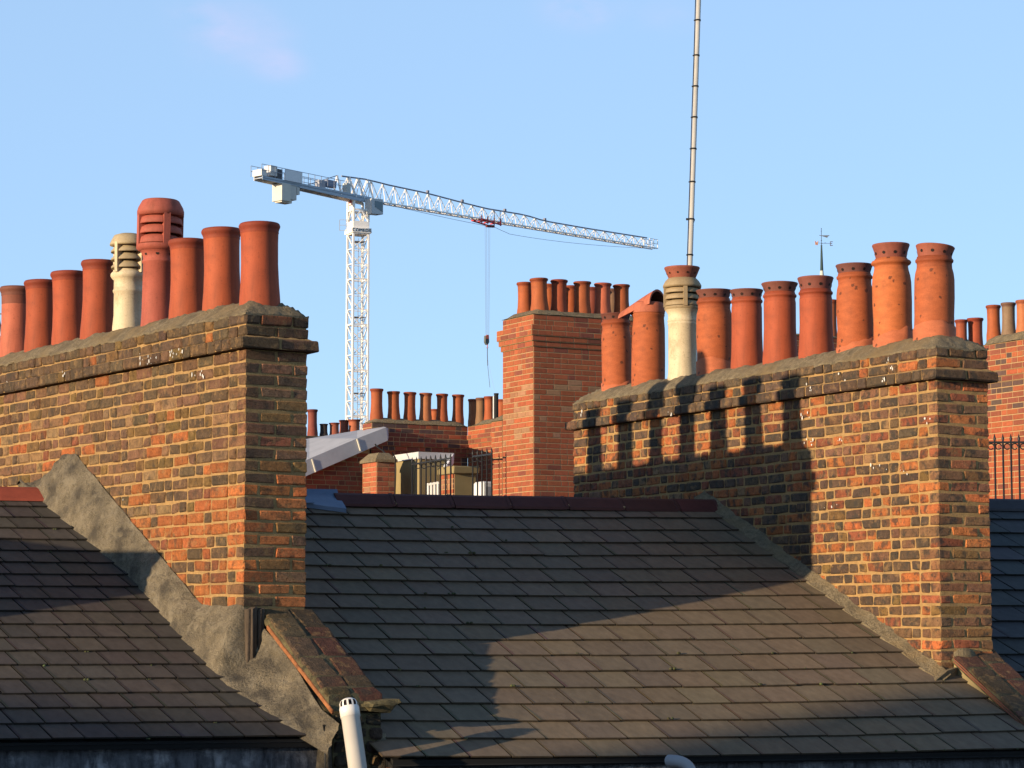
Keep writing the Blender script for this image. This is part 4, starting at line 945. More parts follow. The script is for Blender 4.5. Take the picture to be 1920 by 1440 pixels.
for i, px in enumerate((887, 901, 917)):
    q = F4.on_x(px, 793, 0.25); far_pot(F4(0.25, q.y, z4b - 0.02), lab5[i], G4, 0.43, 0.088, seed=83 + i, col=((0.33, 0.13, 0.06), (0.22, 0.12, 0.06), ORG)[i])

# S5: dark pots at far left behind the membrane roof
F5 = Fr(at_depth(560, 830, 48), RB)
z5 = at_depth(640, 818, 48).z
s5, zz5 = stack_box('chimney_stack', 'distant soot-dark stack top behind the grey membrane roof', F5, 1.45, 0.6, z5, lambda k, a, rr: BK_, 37, [], zb=z5 - 1.0, flz=0.03)
for i, (px, hw, ty, by) in enumerate(((586, 10, 768, 815), (607, 8, 795, 816), (627, 10, 793, 818), (645, 10, 788, 816), (664, 12, 787, 818))):
    q = F5.on_y(px, by, 0.3 if i != 3 else 0.5); t_ = F5.on_y(px, ty, 0.3 if i != 3 else .5)
    far_pot(F5(q.x, q.y, q.z - .03), ['tall dark red pot just right of the left stack, over the grey roof', 'small blackened pot among the pots over the grey roof', 'dull red pot right of the small blackened one', 'terracotta pot half hidden behind the last pot over the grey roof', 'last pot over the grey roof, against the crane mast'][i], 'pots above the grey membrane roof', t_.z - q.z + .03, hw / 101, col=(DRED, (0.04, 0.03, 0.025), (0.28, 0.08, 0.045), (0.30, 0.09, 0.05), (0.38, 0.11, 0.05))[i], seed=90 + i)

# S6: right edge stack
p6 = at_depth(1880, 800, 34.6); F6 = Fr(p6, RB); yf = F6.on_x(1843, 700, 0).y; yn = F6.on_x(1960, 700, 0).y; zt6 = F6.on_x(1890, 641, 0).z
F6o = Fr(F6(0, yn, 0), RB)
def c6(k, a, rr):
    if k < 5: return (BK_, DB_, OR_)[rr.choices((0, 1, 2), (4, 4, 3))[0]]
    return OR_ if rr.random() < .82 else DB_
s6, z6 = stack_box('chimney_stack', 'red brick stack at the right edge of the view behind the spiked railing', F6o, 0.8, yf - yn, zt6, c6, 38, [(2, 0.0), (1, 0.045), (2, 0.045), (1, 0.03), (1, 0.015)], flz=0.13)
G6 = 'pots on the right edge stack'
for i, px in enumerate((1863.5, 1891.5, 1919)):
    q = F6.on_x(px, 630, 0.24); far_pot(F6(0.24, q.y, z6 - 0.03), ['terracotta roll-top pot at left end of the right edge stack', 'grey sooty pot on the right edge stack', 'terracotta pot cut off by the right edge of the view'][i], G6, 0.47, 0.100, seed=100 + i, col=(ORG, (0.20, 0.13, 0.08), (0.45, 0.15, 0.06))[i])
F6b = Fr(at_depth(1790, 655, 39), RB); zb6 = at_depth(1820, 652, 39).z
s6b, z6b = stack_box('chimney_stack', 'distant stack top mostly hidden behind the right stack, carrying two pots', F6b, 0.62, 0.5, zb6 - .05, lambda k, a, rr: DB_, 39, [], zb=zb6 - 1.0, flz=0.05)
for i, (px, hw, ty) in enumerate(((1803, 12, 600), (1829.5, 15.5, 597))):
    q = F6b.on_y(px, 652, 0.25 + .0 * i); t_ = F6b.on_y(px, ty, 0.25)
    far_pot(F6b(q.x, 0.25, z6b - 0.02), ['shaded pot peeping out right of the nearest spotted pot', 'wider terracotta pot left of the right edge stack, partly shaded'][i], 'two distant pots near the right edge', t_.z - z6b + .02, hw / 124, seed=110 + i, col=RED)
F7 = Fr(at_depth(1486, 640, 37), RB); zt7 = at_depth(1495, 628, 37).z
s7, z7 = stack_box('chimney_stack', 'sliver of a distant stack seen between pots of the right stack', F7, 0.85, 0.5, zt7, lambda k, a, rr: DB_, 41, [(2, 0.0), (1, .03)], zb=zt7 - 1.0, flz=0.04)
q = F7.on_y(1557, 630, .25); t_ = F7.on_y(1557, 560, .25); far_pot(F7(q.x, .25, z7 - .02), 'distant pot glimpsed behind the pot below the weathervane', 'two distant pots near the right edge', t_.z - z7, 0.098, seed=115)

# gable wall with grey membrane roof
Fg = Fr(at_depth(680, 900, 41.2), RB); xg = Fg.on_y(520, 900, 0).x
root = thing('rear_extension', 'brick gable behind the ridge under a pale grey sloping membrane roof', 'building', Fg(xg / 2, 1, 0))
def gy(px, py, y=0.0): return Fg(*Fg.on_y(px, py, y))
mb = MB(); br = MB(); rr = random.Random(44)
zlo = 9.6
# wall bricks up to the sloping verge, in vertical strips
core_top_l = gy(520, 905).z; core_top_r = gy(700, 840).z
mb.hull([Fg(xg, 0, 0), Fg(0.12, 0, 0), Fg(0.12, 0, core_top_r), Fg(xg, 0, core_top_l)], Fg.ey * 0.4); mb.build('mortar', M['mortar_far'], root)
nst = 12
for k in range(40):
    z0 = zlo + k * H
    # furthest left x where this course is still under the slope
    f = (z0 + H - core_top_l) / (core_top_r - core_top_l); xs = xg + max(0, f) * (0.12 - xg)
    if xs < 0.05: wall_bricks(br, Fg, 'x', 0, xs, 0.12, z0, z0 + H, 0.006, rr, lambda k_, a, r_: (0.30, 0.075, 0.04) if r_.random() < .8 else DB_)
br.build('brickwork', M['redbrick'], root)
mb = MB(); yo = -0.25
f1, f2, f3 = gy(540, 840, yo), gy(670, 799 + 24 , yo), gy(724, 801, yo)
f0b, f2b = gy(540, 910, yo), gy(726, 827, yo)
up1, up2 = gy(540, 828, 2.0), gy(715, 799.5, 2.0)
ftop = [gy(540, 877, yo), gy(580, 860, yo), gy(669.5, 822, yo), gy(724, 801, yo)]
fbot = [gy(540, 908, yo), gy(580, 890, yo), gy(670, 851, yo), gy(727, 826, yo)]
fend = [gy(728, 803, yo + .3), gy(728.5, 820, yo + .3)]
mb.grid([ftop + [fend[0]], fbot + [fend[1]]], smooth=False)
bck = [gy(540, 829, 2.2), gy(580, 822, 2.2), gy(670, 807, 2.2), gy(716, 799.5, 2.2), gy(722, 800, 2.2)]
mb.grid([bck, ftop + [fend[0]]], smooth=False); mb.grid([fbot + [fend[1]], [p_ + Fg.ey * 2.2 for p_ in fbot + [fend[1]]]], smooth=False)
mb.build('membrane_roof', M['sheet'], root)
mb = MB()
for px, py, qx, qy in ((669.5, 823, 676, 845), (585, 861, 592, 885)): mb = MB(); mb.bar(gy(px, py, yo - .01), gy(qx, qy, yo - .01), 0.018, (0.75, 0.7, 0.55)); mb.build('seam_strip', M['plain'], root)

# pier with stone cap, cable and hook
Fp = Fr(at_depth(706, 900, 40.2), RB); yp = Fp.on_x(680, 880, 0).y; xp = Fp.on_y(740, 880, 0).x; zp = Fp.on_y(708, 866, 0).z
root = thing('brick_pier', 'square brick pier with sloping stone cap behind the ridge, black cable down its side', 'pier', Fp(xp / 2, yp / 2, 0))
core = MB(); br = MB(); rr = random.Random(45); core.box(Fp, 0, xp, 0, yp, 0, zp); core.build('mortar', M['mortar_far'], root)
cpf = lambda k, a, r_: PK if r_.random() < .12 else ((0.34, 0.10, 0.045) if r_.random() < .8 else DB_)
wall_bricks(br, Fp, 'x', 0, 0, xp, 9.6, zp, 0.006, rr, cpf); wall_bricks(br, Fp, 'y', 0, 0, yp, 9.6, zp, 0.006, rr, cpf); br.build('brickwork', M['redbrick'], root)
mb = MB(); o_ = 0.035; lo = [Fp(-o_, -o_, zp), Fp(xp + o_, -o_, zp), Fp(xp + o_, yp + o_, zp), Fp(-o_, yp + o_, zp)]; mi = [p_ + Vector((0, 0, 0.04)) for p_ in lo]; i_ = 0.07
tp = [Fp(i_, i_, zp + 0.15), Fp(xp - i_, i_, zp + 0.15), Fp(xp - i_, yp - i_, zp + 0.15), Fp(i_, yp - i_, zp + 0.15)]
mb.add(lo + mi + tp, [(3, 2, 1, 0), (8, 9, 10, 11)] + [(a, (a + 1) % 4, 4 + (a + 1) % 4, 4 + a) for a in range(4)] + [(4 + a, 4 + (a + 1) % 4, 8 + (a + 1) % 4, 8 + a) for a in range(4)]); mb.build('cap', M['cement'], root)
mb = MB(); c_ = Fp(xp * .35, yp * .5, zp + 0.14); pts = [c_ + RT * (0.13 * (1 - cos(a)) - 0.02) * 0.6 + Vector((0, 0, 0.16 + 0.0)) * 0 + Vector((0, 0, lerp(0.16, 0.0, a / 3.1))) for a in (0, .5, 1, 1.6, 2.2, 2.8, 3.1)]
mb.tube(pts, 0.012, 6); mb.build('hook', M['dark'], root)
mb = MB(); mb.tube([at_depth(735, 848, 39.9), at_depth(741, 858, 39.9), at_depth(742, 880, 39.9), at_depth(740, 940, 39.9)], 0.012, 6); mb.build('cable', M['dark'], root)

# cream dormer block with white flashing box
Fc = Fr(at_depth(786, 900, 40.5), RB); yc = Fc.on_x(742, 880, 0).y; zc_ = Fc.on_x(760, 864, 0).z
root = thing('dormer', 'cream rendered dormer cheek with white boxed top, behind the railing', 'dormer', Fc(0.2, yc / 2, 0))
mb = MB(); mb.box(Fc, 0, 0.55, 0, yc, 0, zc_); mb.build('cheek', M['creamwall'], root)
mb = MB(); zw = Fc.on_x(760, 851, 0).z; mb.box(Fc, -0.03, 0.60, -0.03, yc + 0.03, zc_ + .002, zw, (0.50, 0.50, 0.50))
a_ = Fc(0.60, -0.02, zw - 0.0); b_ = at_depth(836, 877, 40.4); mb.hull([a_, b_, b_ - Vector((0, 0, 0.10)), a_ - Vector((0, 0, 0.16))], Fc.ey * 0.12, (0.5, 0.53, 0.6)); mb.build('boxed_top', M['plain'], root)

# brick and cream pier with stone cap
Fq = Fr(at_depth(853, 900, 38.5), RB); yq = Fq.on_x(828, 900, 0).y; xq = Fq.on_y(892, 900, 0).x; zq = Fq.on_y(853, 888, 0).z
root = thing('brick_pier', 'short pier with brick left face, cream right face and flat stone cap', 'pier', Fq(xq / 2, yq / 2, 0))
mb = MB(); mb.box(Fq, 0, xq, 0, yq, 0, zq); mb.build('rendered_core', M['creamwall'], root)
br = MB(); wall_bricks(br, Fq, 'y', -0.004, 0, yq, 9.5, zq, 0.012, random.Random(46), lambda k, a, r_: PK if r_.random() < .3 else OR_); mb = MB(); mb.box(Fq, -0.006, 0, 0.0, yq, 9.5, zq); mb.build('mortar', M['mortar_far'], root); br.build('brickwork', M['redbrick'], root)
mb = MB(); mb.brick(lambda x, y, z: Fq(x, y, z), -0.05, xq + 0.05, -0.05, yq + 0.05, zq + .001, zq + 0.115, (1, 1, 1), 0.01, 0.003); mb.build('cap', M['creamwall'], root)

# railings
def railing(pts, ztops, zbot, railz, label, curls, name='spiked_railing'):
    root = thing(name, label, 'railing', pts[0] * 1.0)
    mb = MB()
    for i in range(len(pts) - 1): mb.bar(Vector((pts[i].x, pts[i].y, railz[i])), Vector((pts[i + 1].x, pts[i + 1].y, railz[i + 1])), 0.022)
    mb.build('top_rail', M['dark'], root)
    for i, p_ in enumerate(pts):
        mb = MB(); a = Vector((p_.x, p_.y, zbot)); b = Vector((p_.x, p_.y, ztops[i])); mb.tube([a, b - Vector((0, 0, 0.08))], 0.0125, 6); mb.tube([b - Vector((0, 0, 0.09)), b - Vector((0, 0, 0.06)), b], [0.012, 0.019, 0.002], 6)
        if i in curls:
            for sg in (-1, 1):
                c = Vector((p_.x, p_.y, railz[i] - 0.05)) + RT * sg * 0.045
                mb.tube([c + RT * (0.035 * cos(q)) + Vector((0, 0, 0.035 * sin(q))) for q in [k * pi / 5 for k in range(10)]], 0.008, 5)
        mb.build('spike_bar', M['dark'], root)
    return root
pxs = [773, 781, 789.5, 799, 807.5, 816.5, 826, 835.5, 845]; P = []; ZT = []; RZ = []
for i, px in enumerate(pxs):
    d = lerp(39.6, 38.0, i / 8); P.append(at_depth(px, 860, d)); ZT.append(at_depth(px, 857 - i * .9, d).z); RZ.append(at_depth(px, 871 - i * 1.5, d).z)
railing(P, ZT, 9.9, RZ, 'left run of black spiked railing in front of the cream dormer', (2, 4, 5, 7))
pxs = [886.5, 895.5, 904, 913, 922]; P = []; ZT = []; RZ = []
for i, px in enumerate(pxs):
    d = lerp(37.2, 36.4, i / 4); P.append(at_depth(px, 860, d)); ZT.append(at_depth(px, 842 - i * .9, d).z); RZ.append(at_depth(px, 856 - i * 1.2, d).z)
railing(P, ZT, 9.9, RZ, 'taller right run of black spiked railing against the orange shaft', (1,))
pxs = [1850, 1865.5, 1881, 1896, 1911, 1926]; P = []; ZT = []; RZ = []
for i, px in enumerate(pxs):
    d = 31.0; P.append(at_depth(px, 860, d)); ZT.append(at_depth(px, 813, d).z); RZ.append(at_depth(px, 829, d).z)
railing(P, ZT, 10.3, RZ, 'black spiked railing at the right edge before the red brick stack', (1, 3, 5))
# white slatted objects on the rear terrace
mb = MB()
for i, px in enumerate((803, 809, 815, 821)): 
    a = at_depth(px, 945, 37.8); b = at_depth(px, 906 - i * 1, 37.8); mb.tube([a, b], 0.02, 6, (0.7, 0.68, 0.62))
mb.bar(at_depth(801, 909, 37.8), at_depth(823, 905, 37.8), 0.03, (0.7, 0.68, 0.62)); q = at_depth(812, 945, 37.8)
o = mb.build('slatted_chair', M['plain'], None, q); tag(o, 'white slatted garden seat behind the left railing, only its back showing', 'chair')
mb = MB(); q = at_depth(905, 945, 37.5); Fx = Fr(q, RB); mb.brick(lambda x, y, z: Fx(x, y, z), 0.0, 0.34, 0, 0.3, 9.8, at_depth(905, 902, 37.5).z, (0.62, 0.62, 0.62), 0.012, 0.001); mb.box(Fx, 0.04, 0.30, -0.008, -0.001, 9.9, at_depth(905, 912, 37.5).z, (0.28, 0.30, 0.34))
o = mb.build('ventilation_unit', M['plain'], None, q); tag(o, 'white boxy roof unit half hidden behind the taller railing run', 'vent unit')
mb = MB(); Fx = Fr(at_depth(1856, 957, 28), RB); mb.add([at_depth(1850, 958, 28), at_depth(1876, 957, 28), at_depth(1887, 948, 29), at_depth(1852, 947, 29), at_depth(1850, 962, 28), at_depth(1876, 961, 28)], [(0, 1, 2, 3), (0, 4, 5, 1)], (0.6, 0.6, 0.58)); o = mb.build('white_coping', M['plain'], None, at_depth(1865, 955, 28)); tag(o, 'small white flashing edge behind the right stack, below the right railing', 'flashing')

# ------------------------------------------------------------------ weathervane on a slim spire
DV = 100.0
base = at_depth(1543.3, 720, DV); base = Vector((base.x, base.y, 0)); axv = lambda py: at_depth(1543.3, py, DV).z
root = thing('weathervane', 'weathervane with W and E arms on a thin dark spire above the right stack', 'weathervane', base)
Tv = lambda x, y, z: Vector((base.x + x, base.y + y, z)); pxm = FPX / DV
mb = MB(); mb.lathe([(0.030, axv(457)), (3.1 / pxm, axv(505))], Tv, 12, (0.03, 0.055, 0.055)); mb.build('spire', M['plain'], root)
mb = MB(); mb.lathe([(3.2 / pxm, axv(504.8)), (4.7 / pxm, axv(521)), (12 / pxm, axv(600)), (0.6, axv(720)), (0.7, axv(800)), (0.9, 0)], Tv, 12, (0.50, 0.50, 0.44)); mb.build('spire_base', M['plain'], root)
IR = (0.05, 0.06, 0.07)
mb = MB(); mb.tube([Tv(0, 0, axv(460)), Tv(0, 0, axv(423))], 0.012, 6, IR)
for py, r_ in ((423.5, .02), (429, .022), (437, .018), (447, .03), (456, .038)): mb.lathe([(.002, axv(py) - r_), (r_, axv(py)), (.002, axv(py) + r_)], Tv, 8, IR)
mb.build('rod', M['plain'], root)
mb = MB()
def vp(px, py): return at_depth(px, py, DV)
mb.hull([vp(1536.5, 440.5), vp(1539, 441.3), vp(1556, 441), vp(1551.5, 444.3), vp(1551.5, 446), vp(1544, 443.6), vp(1540, 442.2), vp(1536.5, 442)], FWD * 0.02, (0.12, 0.14, 0.17)); mb.build('vane', M['plain'], root)
mb = MB(); mb.bar(vp(1534.5, 455.6), vp(1556, 456.6), 0.012, IR); mb.bar(vp(1541, 456) + FWD * .3, vp(1547, 456) - FWD * .3, 0.012, IR); mb.build('compass_arms', M['plain'], root)
mb = MB(); 
for a, b in (((1528.5, 452), (1529.8, 459.6)), ((1529.8, 459.6), (1531.1, 454)), ((1531.1, 454), (1532.4, 459.6)), ((1532.4, 459.6), (1533.7, 452))): mb.bar(vp(*a), vp(*b), 0.026, (0.42, 0.20, 0.12))
mb.build('letter_w', M['plain'], root)
mb = MB()
for a, b in (((1556.8, 453), (1556.8, 460.6)), ((1556.5, 453.3), (1561.4, 453.3)), ((1556.5, 456.8), (1560.4, 456.8)), ((1556.5, 460.4), (1561.4, 460.4))): mb.bar(vp(*a), vp(*b), 0.024, (0.09, 0.07, 0.08))
mb.build('letter_e', M['plain'], root)

# ------------------------------------------------------------------ tower crane
D0 = 312.0; cb = at_depth(670.5, 600, D0); cb = Vector((cb.x, cb.y, 0)); Hm = at_depth(670.5, 428, D0).z
jd = (FH * 41.0 + RT * 37.9).normalized(); js = Vector((-jd.y, jd.x, 0)); WH = (0.92, 0.86, 0.78); GRY = (0.30, 0.33, 0.38)
UZ = Vector((0, 0, 1))
crane = thing('tower_crane', 'white lattice tower crane standing far behind the rooftops against the sky', 'crane', cb)
# mast: square, turned so two faces show
mr = YAW - pi / 2 + radians(25); mx_ = Vector((cos(mr), sin(mr), 0)); my_ = Vector((-sin(mr), cos(mr), 0)); hw = 0.98
cor = [cb + mx_ * (a * hw) + my_ * (b * hw) for a, b in ((-1, -1), (1, -1), (1, 1), (-1, 1))]
mb = MB(); seg = 1.84; nseg = int((Hm - 0.6) / seg)
for c_ in cor: mb.bar(c_, c_ + UZ * (Hm - 0.5), 0.22, WH)
for k in range(nseg):
    z0 = Hm - 0.6 - (k + 1) * seg; z1 = z0 + seg
    for i in range(4):
        a, b = cor[i], cor[(i + 1) % 4]
        mb.bar(a + UZ * z1, b + UZ * z1, 0.08 if k % 3 else 0.16, WH)
        mb.bar((a if i % 2 == 0 else b) + UZ * z0, (b if i % 2 == 0 else a) + UZ * z1, 0.10, WH)
    if k % 5 == 0: mb.hull([q + UZ * (z0 + .9) for q in (cor[0].lerp(cor[2], .15), cor[1].lerp(cor[3], .12), cor[2].lerp(cor[0], .12), cor[3].lerp(cor[1], .12))], (0, 0, 0.06), (0.25, 0.25, 0.27))
mb.build('mast', M['white'], crane)
mb = MB(); lc = cb + mx_ * .35 + my_ * .3
for s_ in (-.2, .2): mb.bar(lc + mx_ * s_, lc + mx_ * s_ + UZ * (Hm - 1), 0.06, (0.35, 0.36, 0.38))
for k in range(int(Hm / 0.9)): mb.bar(lc - mx_ * .2 + UZ * k * .9, lc + mx_ * .2 + UZ * k * .9, 0.05, (0.35, 0.36, 0.38))
mb.build('ladder', M['white'], crane)
# slewing ring with name board
mb = MB(); mb.hull([cb + mx_ * (a * 1.25) + my_ * (b * 1.25) + UZ * (Hm - 0.55) for a, b in ((-1, -1), (1, -1), (1, 1), (-1, 1))], (0, 0, 0.6), WH)
mb.hull([cb + mx_ * (a * 1.05) + my_ * (b * 1.05) + UZ * (Hm + 0.05) for a, b in ((-1, -1), (1, -1), (1, 1), (-1, 1))], (0, 0, 0.85), WH)
mb.hull([cb - my_ * 1.26 + mx_ * -1.15 + UZ * (Hm - .5), cb - my_ * 1.26 + mx_ * 1.15 + UZ * (Hm - .5), cb - my_ * 1.26 + mx_ * 1.15 + UZ * (Hm + .02), cb - my_ * 1.26 + mx_ * -1.15 + UZ * (Hm + .02)], my_ * -.02, WH); mb.build('slewing_platform', M['white'], crane)
cu = bpy.data.curves.new('name_board_text', 'FONT'); cu.body = 'COMEDIL'; cu.size = 0.56; cu.extrude = 0.02; cu.align_x = 'CENTER'; cu.align_y = 'CENTER'; cu.space_character = 1.1
to = bpy.data.objects.new('name_board_text', cu); C.objects.link(to); cu.materials.append(M['dark']); to.parent = crane
tp_ = cb - my_ * 1.30 + UZ * (Hm - 0.25) + mx_ * 0.0; Rm = Matrix((mx_, UZ, -my_)).transposed().to_4x4(); Rm.translation = tp_ - cb; bpy.context.view_layer.update(); me_ = bpy.data.meshes.new_from_object(to); bpy.data.objects.remove(to); to = bpy.data.objects.new('lettering', me_); C.objects.link(to); to.parent = crane; to.matrix_local = Rm
# tower head
zj = at_depth(695, 374, D0).z; head = MB(); c2 = [cb + mx_ * (a * .95) + my_ * (b * .95) for a, b in ((-1, -1), (1, -1), (1, 1), (-1, 1))]
for c_ in c2: head.bar(c_ + UZ * (Hm + .9), c_ + UZ * (zj), 0.24, WH)
for i in range(4):
    a, b = c2[i], c2[(i + 1) % 4]; z0, z1 = Hm + .9, Hm + .9 + 1.4
    head.bar(a + UZ * z0, a.lerp(b, .5) + UZ * z1, .13, WH); head.bar(b + UZ * z0, a.lerp(b, .5) + UZ * z1, .13, WH); head.bar(a + UZ * z1, b + UZ * z1, .2, WH)
head.hull([c2[3].lerp(c2[0], .1) + UZ * (Hm + 2.4), c2[0].lerp(c2[3], .1) + UZ * (Hm + 2.4), c2[0].lerp(c2[3], .1) + UZ * (zj - .2), c2[3].lerp(c2[0], .1) + UZ * (zj - .2)], mx_ * 0.05, (0.75, 0.70, 0.66))
head.build('tower_head', M['white'], crane)
mb = MB(); pa = c2[0].lerp(c2[3], .5) - mx_ * .05 + UZ * (Hm + 3.2)
for k in range(3): mb.bar(pa + my_ * (-.3 + k * .3) , pa + my_ * (-.12 + k * .3) + UZ * .3, 0.08, (0.6, 0.08, 0.05))
mb.bar(pa - my_ * .45 - UZ * .25, pa + my_ * .45 - UZ * .25, 0.06, (0.6, 0.08, 0.05)); mb.build('red_emblem', M['plain'], crane)
# cab hangs at the jib side
cc = cb + jd * 1.2 - js * 1.45; zc0 = at_depth(700, 400, D0).z; zc1 = at_depth(700, 371, D0).z
mb = MB(); mb.hull([cc - jd * .9 - js * .6 + UZ * zc0, cc + jd * 1.0 - js * .6 + UZ * (zc0 + .1), cc + jd * 1.0 + js * .6 + UZ * (zc0 + .1), cc - jd * .9 + js * .6 + UZ * zc0], (0, 0, zc1 - zc0), (0.50, 0.52, 0.52)); cab = mb.build('cab', M['white'], crane)
mb = MB(); f_ = cc + jd * 1.02; mb.hull([f_ - js * .5 + UZ * (zc0 + .3), f_ + js * .5 + UZ * (zc0 + .3), f_ + js * .5 + UZ * (zc1 - .3), f_ - js * .5 + UZ * (zc1 - .3)], jd * .02)
s_ = cc - js * .62; mb.hull([s_ - jd * .4 + UZ * (zc0 + .9), s_ + jd * .9 + UZ * (zc0 + .4), s_ + jd * .9 + UZ * (zc1 - .25), s_ - jd * .4 + UZ * (zc1 - .25)], -js * .02); mb.build('windows', M['glass'], cab)
# jib: points along local distance d from the mast
def jp(d, h, w_=0.0): return cb + jd * d + js * w_ + UZ * h
def dist_for(px):  # distance along the jib that projects to px
    a = (px - 960) / FPX; o = cb - CAM; # (o+jd d).RT = a*(o+jd d).F
    f_ = lambda v: v.dot(RT) - a * (v.x * FWD.x + v.y * FWD.y); 
    k0 = f_(Vector((o.x, o.y, 0))) - a * FWD.z * (Hm + 3 - 9); k1 = f_(jd); return -k0 / k1
def h_at(px, py): 
    d = dist_for(px); q = cb + jd * d; v = q - CAM; dep_h = v.x * FWD.x + v.y * FWD.y
    # solve z so that projection gives py
    t = (720 - py) / FPX; z = (t * dep_h - (v.x * UP.x + v.y * UP.y)) / (UP.z - t * FWD.z); return d, CAM.z + z
dA, hb = h_at(712, 380); dE, hE = h_at(1231, 467)
tops = [h_at(*q) for q in ((632, 329), (692, 337), (720, 345), (800, 362), (868, 380), (912, 391), (985, 403), (1020, 414), (1100, 428), (1213, 446))]
botf = lambda d: lerp(hb, hE, (d - dA) / (dE - dA))
topf = lambda d: polyline([(a, b) for a, b in tops], d)[0]
mb = MB(); bw = 0.5
d0, d1 = dist_for(640), dist_for(1228)
N_ = 29; ds = [lerp(d0, dist_for(1213), i / N_) for i in range(N_ + 1)]
for w_ in (-bw, bw):
    mb.bar(jp(d0, botf(d0), w_), jp(d1, botf(d1), w_), 0.15, WH)
mb.tube([jp(q, topf(q)) for q in ds], 0.10, 5, (0.22, 0.24, 0.3))
for i in range(N_):
    a, b = ds[i], ds[i + 1]; mid_ = (a + b) / 2
    for w_ in (-bw, bw):
        mb.bar(jp(a, botf(a), w_), jp(mid_, topf(mid_)), 0.085, WH); mb.bar(jp(mid_, topf(mid_)), jp(b, botf(b), w_), 0.085, WH)
    mb.bar(jp(a, botf(a), -bw), jp(a, botf(a), bw), 0.12, WH); mb.bar(jp(a, botf(a), -bw), jp(b, botf(b), bw), 0.10, WH); mb.bar(jp(mid_, botf(mid_), bw), jp(mid_, botf(mid_), -bw), 0.10, WH)
for px in (800, 865, 945, 1020): q = dist_for(px); mb.hull([jp(q, topf(q) + .05, -.15), jp(q + .3, topf(q) + .05, -.15), jp(q + .3, topf(q) + .05, .15), jp(q, topf(q) + .05, .15)], (0, 0, .3), (0.2, 0.2, 0.24))
e = dist_for(1213)
for q in (e, (e + d1) / 2, d1):
    for w_ in (-bw, bw): mb.bar(jp(q, botf(q), w_), jp(q, botf(q) + 1.2, w_), 0.08, WH)
for w_ in (-bw, bw):
    for hh in (.6, 1.2): mb.bar(jp(e, botf(e) + hh, w_), jp(d1, botf(d1) + hh, w_), 0.07, WH)
mb.build('jib', M['white'], crane)
# jib cable sag
mb = MB(); a = dist_for(705); pts = [jp(lerp(a, d1, t / 20), lerp(botf(a), botf(d1), t / 20) - 2.3 * sin(pi * (t / 20)) * (0.6 if t < 9 else 1) * .55) for t in range(21)]
mb.tube(pts, 0.03, 4, (0.3, 0.33, 0.38)); mb.build('slack_rope', M['plain'], crane)
# counter-jib
dB, hB = h_at(484, 332); hB0 = hb; cbot = lambda d: lerp(hB - .2, botf(0), (d - dB) / (0 - dB))
mb = MB()
mb.hull([jp(dB, cbot(dB), -.75), jp(1.5, cbot(1.5), -.75), jp(1.5, cbot(1.5) + .1, -.75), jp(dB, cbot(dB) + .1, -.75)], js * 1.5, (0.35, 0.37, 0.4))
for w_ in (-.75, .7): mb.hull([jp(dB, cbot(dB) - .15, w_), jp(1.5, cbot(1.5) - .45, w_), jp(1.5, cbot(1.5) + .35, w_), jp(dB, cbot(dB) + .3, w_)], js * .08, (0.38, 0.45, 0.52) if w_ < 0 else WH)
mb.build('counter_jib', M['white'], crane)
mb = MB()   # railings
for w_ in (-.95, .95):
    q = dB - .3
    while q < -3.2: mb.bar(jp(q, cbot(q) + .3, w_), jp(q, cbot(q) + 1.6, w_), 0.055, GRY); q += 1.05
    for hh in (.95, 1.6): mb.bar(jp(dB - .3, cbot(dB) + hh, w_), jp(-3.2, cbot(-3.2) + hh, w_), 0.055, GRY)
mb.build('guard_rails', M['white'], crane)
def crate(name, pxa, pxb, hoff0, hoff1, w0, w1, col):
    a, b = dist_for(pxa), dist_for(pxb); m_ = (a + b) / 2; q = MB()
    q.hull([jp(a, cbot(a) + hoff0, w0), jp(b, cbot(b) + hoff0, w0), jp(b, cbot(b) + hoff1, w0), jp(a, cbot(a) + hoff1, w0)], js * (w1 - w0), col); return q.build(name, M['white'], crane)
crate('winch_housing', 500, 512, .55, 1.75, -.7, .5, (0.62, 0.60, 0.56)); crate('side_panel', 524, 556, .25, 1.55, -1.0, -.9, (0.72, 0.72, 0.72)); crate('winch_motor', 482, 491, .3, 1.05, -.8, .8, (0.70, 0.68, 0.64)); crate('winch_drum', 514, 523, .35, 1.5, -.6, .6, (0.10, 0.10, 0.11)); crate('control_box', 594, 606, .35, 1.3, -.4, .4, (0.35, 0.36, 0.4)); crate('electrical_box', 607, 625, .7, 1.5, -.5, .3, (0.20, 0.24, 0.33)); crate('equipment_box', 642, 650, .3, 1.5, -.7, 0, (0.5, 0.5, 0.46))
a, b = dist_for(519), dist_for(551)
def ctr(name, pa, pb, ybot, ins, col):
    a, b = dist_for(pa), dist_for(pb); _, hbot = h_at((pa + pb) / 2, ybot); q = MB()
    q.hull([jp(a, hbot, -.85 + ins), jp(b, hbot, -.85 + ins), jp(b, cbot(b) - .1, -.85 + ins), jp(a, cbot(a) - .1, -.85 + ins)], js * (1.7 - 2 * ins), col); q.build(name, M['white'], crane)
ctr('counterweight', 519.5, 536, 378, 0, (0.58, 0.55, 0.47)); ctr('counterweight', 537, 548, 376, .1, (0.52, 0.50, 0.45)); ctr('counterweight', 549, 554, 366, .1, (0.52, 0.50, 0.45)); ctr('counterweight_base', 522, 541, 381, .25, (0.62, 0.56, 0.46))
mb = MB(); pk = dist_for(632); mb.bar(jp(pk, topf(pk)), jp(dist_for(575), cbot(dist_for(575)) + .4), 0.10, GRY); mb.bar(jp(pk, topf(pk), 0), jp(pk, botf(pk), .7), .16, WH); mb.bar(jp(pk, topf(pk), 0), jp(pk, botf(pk), -.7), .16, WH)
